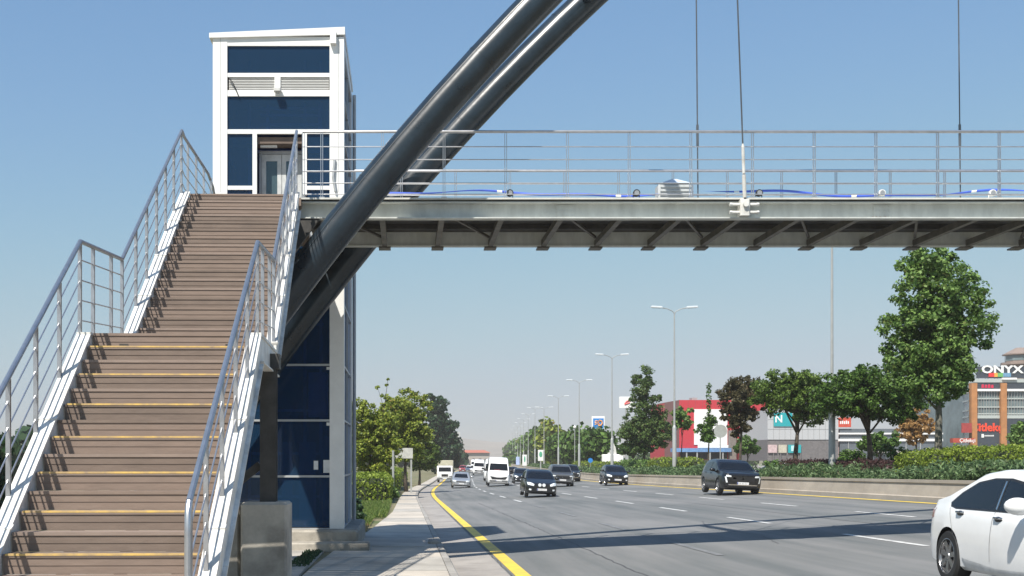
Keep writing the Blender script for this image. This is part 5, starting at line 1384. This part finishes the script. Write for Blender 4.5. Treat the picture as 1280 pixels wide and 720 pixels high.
for i in range(3):
    pts = [(-w * .55 + k * .12 * w * .8, -.19, c_ + .22 * i - .22 + .12 * math.sin(k * .5)) for k in range(10 - i)]
    mb.tube(pts, .055, 6)
mb.tube([(w * .1, -.19, c_ + .4), (w * .5, -.19, c_ + .3), (w * .6, -.19, c_), (w * .4, -.19, c_ - .3), (0, -.19, c_ - .35)], .1, 6)
mb.build('emblem', ORG, t)
mb = MB(); mb.box(-w * .8, w * .8, -.171, -.153, zz0, zz0 + .3); mb.build('emblem_base', mat('sign_lightblue', (.25, .6, .8), .4), t)
t, w, z, s = pylon('pylon_sign', 'white sign box with a red mark behind the cone-shaped tree top', 774, 793, 496, 510, 9, [SWHITE])
mb = MB(); zc = Z_(503, s) - z; mb.tube([(-.3, -.17, zc - .2), (0, -.17, zc + .15), (.5, -.17, zc + .3)], .12, 6); mb.tube([(-.35, -.17, zc - .3), (.4, -.17, zc - .05)], .1, 6); mb.build('emblem', REDS, t)
t, w, z, s = pylon('banner_sign', 'tall white banner sign with small green figure near the far median', 672.5, 679, 562.5, 576, 9, [SWHITE]); mb = MB(); mb.sphere((0, -.16, Z_(568, s) - z), (.22, .02, .4)); mb.build('emblem', mat('sign_green', (.1, .4, .25), .4), t)
t, w, z, s = pylon('banner_sign', 'narrow white banner sign left of the green-figured banner', 653, 658.5, 568.5, 582, 8, [SWHITE]); mb = MB(); mb.sphere((0, -.16, Z_(574, s) - z), (.12, .02, .5)); mb.build('emblem', mat('sign_green', (.1, .4, .25), .4), t)
pylon('banner_sign', 'pale blue banner sign farthest left in the banner row', 645, 649.5, 571, 581, 7, [mat('sign_paleblue', (.45, .55, .8), .4)])
s = 11.; d = D_(s); x = X_(738, s); z = gz(d) + .9
t = thing('round_sign', 'small round blue mandatory sign in the median behind the dark hatchback', 'traffic sign', (x, d, z))
mb = MB(); post(mb, 0, .03, -.6, Z_(573, s) - z); mb.build('post', GALV, t)
mb = MB(); mb.lathe([(0, -.02), (.27, -.02), (.27, 0), (0, 0)], Matrix.Translation((0, 0, Z_(575.5, s) - z)), 20); mb.build('sign_plate', BLU, t)
# globe lamp
s = 8; d = D_(s); x = X_(718.5, s); z = gz(d) + .6; t = thing('globe_lamp', 'single white globe lamp above the dark median trees', 'street lamp', (x, d, z))
mb = MB(); post(mb, 0, 0, 0, Z_(536, s) - z, .06); mb.build('pole', GALV, t); mb = MB(); mb.sphere((0, 0, Z_(534, s) - z), .25, 14, 10); mb.build('globe', SWHITE, t, smooth='all')
# white monument
s = 9.5; d = D_(s); x = X_(765, s); z = gz(d) + .6; t = thing('monument', 'white stepped monument with a pointed top beside the cone-shaped tree', 'monument', (x, d, z))
mb = MB(); mb.bev(-1.4, 1.4, -.8, .8, 0, Z_(568, s) - z, .1); mb.build('base', SWHITE, t)
mb = MB(); h0 = Z_(568, s) - z; h1 = Z_(549.5, s) - z
mb.add([(-.7, -.4, h0), (.55, -.4, h0), (.55, .4, h0), (-.7, .4, h0), (-.25, -.2, h0 + .9), (.45, -.2, h0 + .9), (.45, .2, h0 + .9), (-.25, .2, h0 + .9), (-.02, 0, h1)], [(0, 1, 5, 4), (1, 2, 6, 5), (2, 3, 7, 6), (3, 0, 4, 7), (4, 5, 8), (5, 6, 8), (6, 7, 8), (7, 4, 8)]); mb.build('spire', mat('monument_grey', (.5, .5, .47), .6), t)

# ------------------------------------------------------------------ buildings
def bbox_part(t, name, m, s, px0, px1, py0, py1, dy0=0.0, dy1=1.0):
    x0, d0, z0 = t.location; mb = MB(); mb.box(X_(px0, s) - x0, X_(px1, s) - x0, dy0, dy1, Z_(py1, s) - z0, Z_(py0, s) - z0); return mb.build(name, m, t)
def bld(name, label, px, s, cat='building'):
    d = D_(s); return thing(name, label, cat, (X_(px, s), d, gz(d) + .55))
# red store
s = 7.6; t = bld('store_building', 'red store building with big white panel and blue canopy', 880, s)
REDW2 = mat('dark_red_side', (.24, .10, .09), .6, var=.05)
bbox_part(t, 'wall', REDW, s, 849, 958, 500, 575, 0, 24)
bbox_part(t, 'panel', SWHITE, s, 867.5, 909, 511.5, 556, -.12, 0); 
bbox_part(t, 'panel', mat('cream_panel', (.6, .57, .50), .6), s, 934, 957.5, 527, 556, -.12, 0)
bbox_part(t, 'sign_band', SWHITE, s, 872, 910, 556.3, 559.8, -.2, -.01)
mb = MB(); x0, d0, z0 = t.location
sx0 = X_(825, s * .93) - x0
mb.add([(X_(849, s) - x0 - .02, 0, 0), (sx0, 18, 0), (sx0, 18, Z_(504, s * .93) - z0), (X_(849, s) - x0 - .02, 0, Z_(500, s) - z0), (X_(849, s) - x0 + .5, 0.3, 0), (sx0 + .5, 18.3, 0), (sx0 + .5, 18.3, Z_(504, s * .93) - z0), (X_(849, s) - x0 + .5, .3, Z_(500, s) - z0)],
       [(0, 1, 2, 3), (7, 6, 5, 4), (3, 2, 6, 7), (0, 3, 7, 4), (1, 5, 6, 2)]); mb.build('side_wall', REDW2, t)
bbox_part(t, 'canopy', mat('canopy_blue', (.15, .30, .55), .5), s, 838, 911, 560.3, 565, -1.6, -.01)
bbox_part(t, 'shopfront', DARK, s, 850, 909, 565.3, 574.5, -.05, -.001)
bbox_part(t, 'pier', mat('brown_pier', (.22, .19, .17), .7), s, 910, 918, 538, 575, -1.2, -.02)
for px in (855, 868, 884, 900): bbox_part(t, 'canopy_post', GALV, s, px, px + 1.6, 565, 575, -1.5, -1.3)
for i in range(12): bbox_part(t, 'cladding_joint', REDW2, s, 851 + i * 9, 851.25 + i * 9, 500.3, 511, -.02, -.002)
for a in (872, 940): bbox_part(t, 'roof_unit', GALV, s, a, a + 7, 495.5, 499.9, 4, 6)
# grey store
s = 8.6; t = bld('store_building', 'pale grey store with teal sign left of the vase-shaped tree', 990, s)
bbox_part(t, 'wall', mat('grey_cladding', (.44, .45, .46), .5, var=.04), s, 959.5, 1048, 512, 549.5, 0, 15)
bbox_part(t, 'plinth_wall', mat('dark_grey_base', (.16, .15, .15), .6), s, 959.5, 1048, 549.6, 576, .1, 15)
p_ = bbox_part(t, 'sign_panel', TEAL, s, 967, 990, 516, 533, -.15, -.01)
text_mesh('N', 1.5, 'lettering', SWHITE, t, Matrix.Translation((X_(973, s) - t.location.x, -.17, Z_(524, s) - t.location.z)), .02, .03)
for a, b, m_, lab in ((960, 971, mat('shop_pink', (.55, .42, .42), .5), 'shopfront'), (973, 983, mat('shop_cream', (.5, .47, .38), .5), 'shopfront'), (985, 1001, TEAL, 'shopfront')):
    bbox_part(t, lab, m_, s, a, b, 556, 566, -.14, .09)
bbox_part(t, 'shop_screen', mat('light_cyan', (.45, .68, .70), .4), s, 988.5, 996.5, 557, 564, -.18, -.145)
for px in (966, 975, 983, 991, 1000): bbox_part(t, 'pillar', mat('dark_grey_base', (.16, .15, .15), .6), s, px, px + 1.2, 566.2, 576, -.1, .09)
JN = mat('joint_dark', (.22, .22, .22), .7)
for i in range(1, 12):
    if i * 7.2 < 86: bbox_part(t, 'cladding_joint', JN, s, 959.5 + i * 7.2, 959.5 + i * 7.2 + .25, 512.3, 549.3, -.02, -.002)
for y in (524, 536.5): bbox_part(t, 'cladding_joint', JN, s, 960, 1047, y, y + .25, -.022, -.0025)
for a in (1000, 1022): bbox_part(t, 'roof_unit', GALV, s, a, a + 9, 507, 511.9, 3, 5)
# long low building with red sign
s = 8.2; t = bld('store_building', 'long low dark store with red roof sign behind the spreading trees', 1090, s)
bbox_part(t, 'wall', mat('tinted_front', (.12, .14, .16), .2, var=.1), s, 1050, 1178, 536, 576, 0, 14)
for a, b in ((541, 543), (548.5, 551.5)): bbox_part(t, 'fascia', SWHITE, s, 1020, 1178, a, b, -.25, -.01)
bbox_part(t, 'pink_wall', mat('pink_render', (.36, .27, .26), .7), s, 1018, 1049.5, 540, 576, .3, 14)
bbox_part(t, 'roof_sign', mat('orange_red_sign', (.60, .09, .05), .4), s, 1046, 1063, 522, 534, -.3, -.02)
mb = MB()
for i in range(5): mb.box(X_(1049 + i * 2.4, s) - t.location.x, X_(1050.6 + i * 2.4, s) - t.location.x, -.33, -.302, Z_(530, s) - t.location.z, Z_(526.5 - (i % 2) * .6, s) - t.location.z)
mb.build('sign_strokes', SWHITE, t)
bbox_part(t, 'small_sign', REDS, s, 1029, 1037, 552.5, 559, -.3, -.05)
for px in (1060, 1078, 1096, 1114, 1132, 1150, 1168): bbox_part(t, 'mullion', GALV, s, px, px + .8, 551.8, 576, -.08, -.001)
for px in (1060, 1090, 1120, 1150): bbox_part(t, 'awning', mat('awning_white', (.62, .58, .55), .6), s, px, px + 14, 563, 566, -1.5, -.1)
# mall
s = 8.0; t = bld('shopping_mall', 'glass fronted mall with orange brick piers and rooftop letters at the right', 1240, s, 'mall')
MG = mat('mall_glass', (.16, .21, .22), .12, var=.2, scale=.3); MBR = mat('orange_brick', (.42, .19, .07), .75, var=.1, scale=1)
MDK = mat('mall_dark', (.05, .06, .075), .4, var=.1)
LT = mat('mall_light', (.42, .46, .44), .4, var=.05)
bbox_part(t, 'wall', MG, s, 1218, 1400, 478, 575, .3, 25)
for px in (1213, 1250, 1290, 1330, 1370): bbox_part(t, 'pier', MBR, s, px, px + 7.2, 479, 575, -.4, .6)
xs_ = [(1220.3, 1249.9), (1257.3, 1289.9), (1297.3, 1329.9), (1337.3, 1369.9)]
for a, b in xs_:
    bbox_part(t, 'parapet', MDK, s, a, b, 479.5, 486, -.05, .29); bbox_part(t, 'fascia', SWHITE, s, a, b, 486.2, 489, -.2, .29)
    for y in (497.5, 508, 516.5): bbox_part(t, 'spandrel', LT, s, a, b, y, y + 1.5, .12, .29)
    bbox_part(t, 'spandrel', LT, s, a, b, 519, 523, .05, .29)
    bbox_part(t, 'shopfront', MDK, s, a, b, 523.2, 560, .1, .29)
    for i in range(1, 9): 
        px = a + (b - a) * i / 9; bbox_part(t, 'mullion', GALV, s, px, px + .35, 489.2, 519, .1, .29)
text_mesh('Çitlekçi', 1.75, 'lettering', mat('letter_red', (.75, .07, .03), .4, var=.02), t, Matrix.Translation((X_(1235, s) - t.location.x, .03, Z_(534.5, s) - t.location.z)), .06, .05, 1.0)
bbox_part(t, 'small_sign', SWHITE, s, 1227, 1230, 542.5, 547, 0, .09)
mb = MB()
for i in range(8): mb.box(X_(1231 + i * 1.5, s) - t.location.x, X_(1231.9 + i * 1.5, s) - t.location.x, .04, .09, Z_(545.5, s) - t.location.z, Z_(543.8, s) - t.location.z)
mb.build('small_lettering', SWHITE, t)
mb = MB(); LCR = mat('letter_crimson', (.6, .03, .08), .4)
for i in range(4): mb.bev(X_(1226.5 + i * 4, s) - t.location.x, X_(1229.6 + i * 4, s) - t.location.x, -.14, -.052, Z_(485, s) - t.location.z, Z_(480.5 + (i % 2) * .5, s) - t.location.z, .05)
mb.build('sign_strokes', LCR, t)
# left receding wing
mb = MB(); x0, d0, z0 = t.location; sl = 6.6
def wing(name, m, pa, pb, off=0.0):
    """band on the receding wing between screen heights (top,bottom) at near end pa and far end pb"""
    xa, ya = X_(1212, s) - x0, 0.2; xb, yb = X_(1150, sl) - x0, D_(sl) - d0
    n = Vector((ya - yb, xb - xa, 0)).normalized() * off
    mb = MB()
    a0, a1 = Z_(pa[1], s) - z0, Z_(pa[0], s) - z0; b0, b1 = Z_(pb[1], sl) - z0, Z_(pb[0], sl) - z0
    b_ = Vector((.8, .8, 0))
    vs = [Vector((xa, ya, a0)) + n, Vector((xb, yb, b0)) + n, Vector((xb, yb, b1)) + n, Vector((xa, ya, a1)) + n]; vs += [v + b_ for v in vs]
    mb.add(vs, [(0, 1, 2, 3), (7, 6, 5, 4), (3, 2, 6, 7), (0, 3, 7, 4), (1, 5, 6, 2), (0, 4, 5, 1)]); mb.build(name, m, t)
wing('wing_wall', MG, (490, 575), (503, 575))
wing('wing_fascia', SWHITE, (488, 491.5), (502, 505), .25)
for y in (500, 512, 520, 538): wing('wing_spandrel', LT, (y, y + 1.6), (y * .8 + 115, y * .8 + 116.5), .15)
wing('wing_fascia', SWHITE, (556, 559), (558, 561), .4)
bbox_part(t, 'red_sign', mat('dull_red', (.34, .05, .045), .5), s, 1199, 1211.5, 529, 541, -.9, -.7)
bbox_part(t, 'red_awning', mat('awning_red', (.42, .07, .04), .5), s, 1184, 1212, 548, 553.5, -2.0, -1.0)
text_mesh('Çitlekçi', .8, 'lettering', SWHITE, t, Matrix.Translation((X_(1202, s) - t.location.x, -2.03, Z_(551, s) - t.location.z)), .02, .01)
# rooftop sign
fx = X_(1229, s) - x0
mb = MB(); mb.box(X_(1226, s) - x0, X_(1330, s) - x0, 1.2, 1.5, Z_(472, s) - z0, Z_(457.5, s) - z0); mb.build('sign_board', MDK, t)
mb = MB()
for i in range(8):
    xx = X_(1228 + i * 12, s) - x0; mb.tube([(xx, 1.4, Z_(479, s) - z0), (xx, 1.4, Z_(471, s) - z0)], .08, 6); mb.tube([(xx, 3, Z_(479, s) - z0), (xx, 1.6, Z_(466, s) - z0)], .06, 6)
mb.build('sign_frame', GALV, t)
text_mesh('ONYX', 1.65, 'lettering', SWHITE, t, Matrix.Translation((X_(1257, s) - x0, 1.12, Z_(461.5, s) - z0)), .06, .05, 1.35)
for a, b, m_ in ((1240, 1247, REDS), (1247, 1251, ORG), (1251, 1258, mat('sign_greeny', (.15, .4, .12), .4)), (1258, 1268, mat('sign_steel', (.15, .3, .45), .4))):
    bbox_part(t, 'sign_stripe', m_, s, a, b - .1, 465.5, 470.5, 1.05, 1.19)
bbox_part(t, 'roof_edge', LT, s, 1218, 1400, 473.5, 478, .0, 4)
bbox_part(t, 'roof_pipe', SWHITE, s, 1252, 1270, 472.2, 474.6, -.3, 0.0)
# turret behind mall
s = 6.0; t = bld('turret_building', 'brownish hexagonal rooftop turret rising behind the mall letters', 1299, s)
TB = mat('turret_brown', (.26, .20, .17), .7, var=.1)
def cyl(t, name, m, r0, r1, py0, py1, n=10):
    z0 = t.location.z; mb = MB(); mb.tube([(0, 8, Z_(py1, s) - z0), (0, 8, Z_(py0, s) - z0)], [r0, r1], n); mb.build(name, m, t)
cyl(t, 'wall', TB, 3.0, 3.0, 440, 575); cyl(t, 'ledge', TB, 3.9, 3.9, 449.5, 452.5); cyl(t, 'window_band', MG, 3.05, 3.05, 441, 447.5); cyl(t, 'roof', TB, 3.5, .9, 430.5, 438.5); cyl(t, 'ledge', TB, 3.6, 3.6, 438.6, 440)
# distant buildings at the vanishing point
for (lab, a, b, y0, y1, m_, s, roof) in [('long pale building with red roof at the far end of the road', 572, 612, 566, 580, mat('far_wall', (.42, .38, .34), .7), 2.6, mat('far_roof', (.5, .16, .10), .7)),
                                  ('pale building with blunt roof behind the poplars', 536, 566, 570, 580, mat('far_wall2', (.5, .46, .4), .7), 2.4, mat('far_roof2', (.3, .26, .24), .7)),
                                  ('hazy white tower block left of the road end', 571.5, 575, 540, 578, mat('far_white', (.55, .55, .55), .7), 2.0, None)]:
    t = bld('far_building', lab, (a + b) / 2, s); bbox_part(t, 'wall', m_, s, a, b, y0, y1, 0, 20)
    if roof: 
        x0, d0, z0 = t.location; w = (b - a) / s / 2; zt = Z_(y0, s) - z0; mb = MB()
        mb.add([(-w - .5, -1, zt), (w + .5, -1, zt), (w + .5, 21, zt), (-w - .5, 21, zt), (-w + 2, 10, zt + 1.4), (w - 2, 10, zt + 1.4)], [(0, 1, 5, 4), (1, 2, 5), (2, 3, 4, 5), (3, 0, 4), (3, 2, 1, 0)]); mb.build('roof', roof, t)
        for i in range(5):
            px = a + (b - a) * (i + .5) / 5; mb = MB(); n = 8; r = (b - a) / s * .07
            mb.prism([(X_(px, s) - x0 + r * math.cos(math.pi * k / n), 1.5 + r * math.sin(math.pi * k / n)) for k in range(n + 1)] + [(X_(px, s) - x0 - r, .2), (X_(px, s) - x0 + r, .2)], Matrix.Translation((0, -.2, 0)), .15); mb.build('arched_window', DARK, t)
# far tree lines
def treeline(label, name, x0, x1, d, h, n, leaf, seed):
    C = []; 
    for i in range(n): x = x0 + (x1 - x0) * RNG.random(); C.append((x, d + RNG.uniform(-8, 8), gz(d) + h * RNG.uniform(.15, .9) * (.7 + .3 * math.sin(x * .06 + seed))))
    P, U, W = leaf_cloud(np.array(C), np.full(n, 2.2), 40, .9); o = quads_mesh(name, P, U, W, leaf); tag(o, kind='stuff')
treeline('', 'distant_woodland', 36, 420, 420, 7.0, 700, LD, 1)
treeline('', 'distant_woodland', -300, 18, 380, 9.0, 600, LC, 2)
treeline('', 'distant_woodland', -160, -20, 150, 7.0, 420, LC, 3)

# ------------------------------------------------------------------ light, sky, haze, camera
EL, AZ = math.atan(1 / math.hypot(.36, .62)), math.atan2(-.36, -.62)   # direction the light comes from: (-.42,-.70,1)
w = bpy.data.worlds.new('World'); SC.world = w; w.use_nodes = True
nt = w.node_tree; bg = nt.nodes['Background']; sk = nt.nodes.new('ShaderNodeTexSky'); sk.sky_type = 'NISHITA'
sk.sun_disc = False; sk.sun_elevation = EL; sk.sun_rotation = AZ   # blender: rotation measured from +Y towards +X
sk.altitude = 900; sk.air_density = 1.0; sk.dust_density = 1.8; sk.ozone_density = 1.2
mx = nt.nodes.new('ShaderNodeMix'); mx.data_type = 'RGBA'; mx.blend_type = 'MULTIPLY'; mx.inputs[0].default_value = 1.0; mx.inputs[7].default_value = (.092, .103, .105, 1)
nt.links.new(sk.outputs[0], mx.inputs[6])
cv = nt.nodes.new('ShaderNodeRGBCurve'); nt.links.new(mx.outputs[2], cv.inputs['Color'])
for k, pts_ in enumerate([[(.187, .258), (.396, .456), (.62, .545)], [(.284, .425), (.54, .595), (.64, .60)], [(.43, .665), (.66, .70), (.76, .71)]]):
    c_ = cv.mapping.curves[k]; c_.points[1].location = (1.0, pts_[2][1] + .01)
    for p_ in pts_: c_.points.new(*p_)
cv.mapping.update()
m2_ = nt.nodes.new('ShaderNodeVectorMath'); m2_.operation = 'SCALE'; m2_.inputs['Scale'].default_value = 6.6
nt.links.new(cv.outputs[0], m2_.inputs[0]); nt.links.new(m2_.outputs[0], bg.inputs[0]); bg.inputs[1].default_value = 0.09
ld = bpy.data.lights.new('sun', 'SUN'); ld.energy = 4.2; ld.angle = R(.53); ld.color = (1, .945, .86)
lo = bpy.data.objects.new('sun', ld); COL.objects.link(lo)
lo.rotation_euler = Vector((-.36, -.62, 1)).to_track_quat('Z', 'Y').to_euler(); lo.location = (-20, -30, 60)

HAZE = True
if HAZE:
    mb = MB(); mb.box(-3800, 3800, -60, 5800, -4.5, 90)
    hm = bpy.data.materials.new('haze'); nt, out = nodes_of(hm)
    pv = nt.nodes.new('ShaderNodeVolumePrincipled'); pv.inputs['Color'].default_value = (.62, .61, .61, 1); pv.inputs['Density'].default_value = 0.00036; pv.inputs['Anisotropy'].default_value = -0.1
    nt.links.new(pv.outputs[0], out.inputs['Volume'])
    tag(mb.build('haze', hm), kind='stuff')

cam = bpy.data.cameras.new('camera'); co = bpy.data.objects.new('camera', cam); COL.objects.link(co)
co.location = (0, 0, CZ); co.rotation_euler = (R(90), 0, 0)
cam.sensor_width = 36; cam.lens = 36 * F / 1280; cam.shift_x = (640 - VX) / 1280; cam.shift_y = (VY - 360) / 1280; cam.clip_end = 12000; cam.clip_start = .05
SC.camera = co
SC.view_settings.view_transform = 'Standard'; SC.view_settings.look = 'None'; SC.view_settings.gamma = 1; SC.view_settings.exposure = 0.75
SC.view_settings.use_curve_mapping = False
SC.cycles.max_bounces = 8; SC.cycles.transparent_max_bounces = 16; SC.cycles.volume_bounces = 2
SC.cycles.use_denoising = True
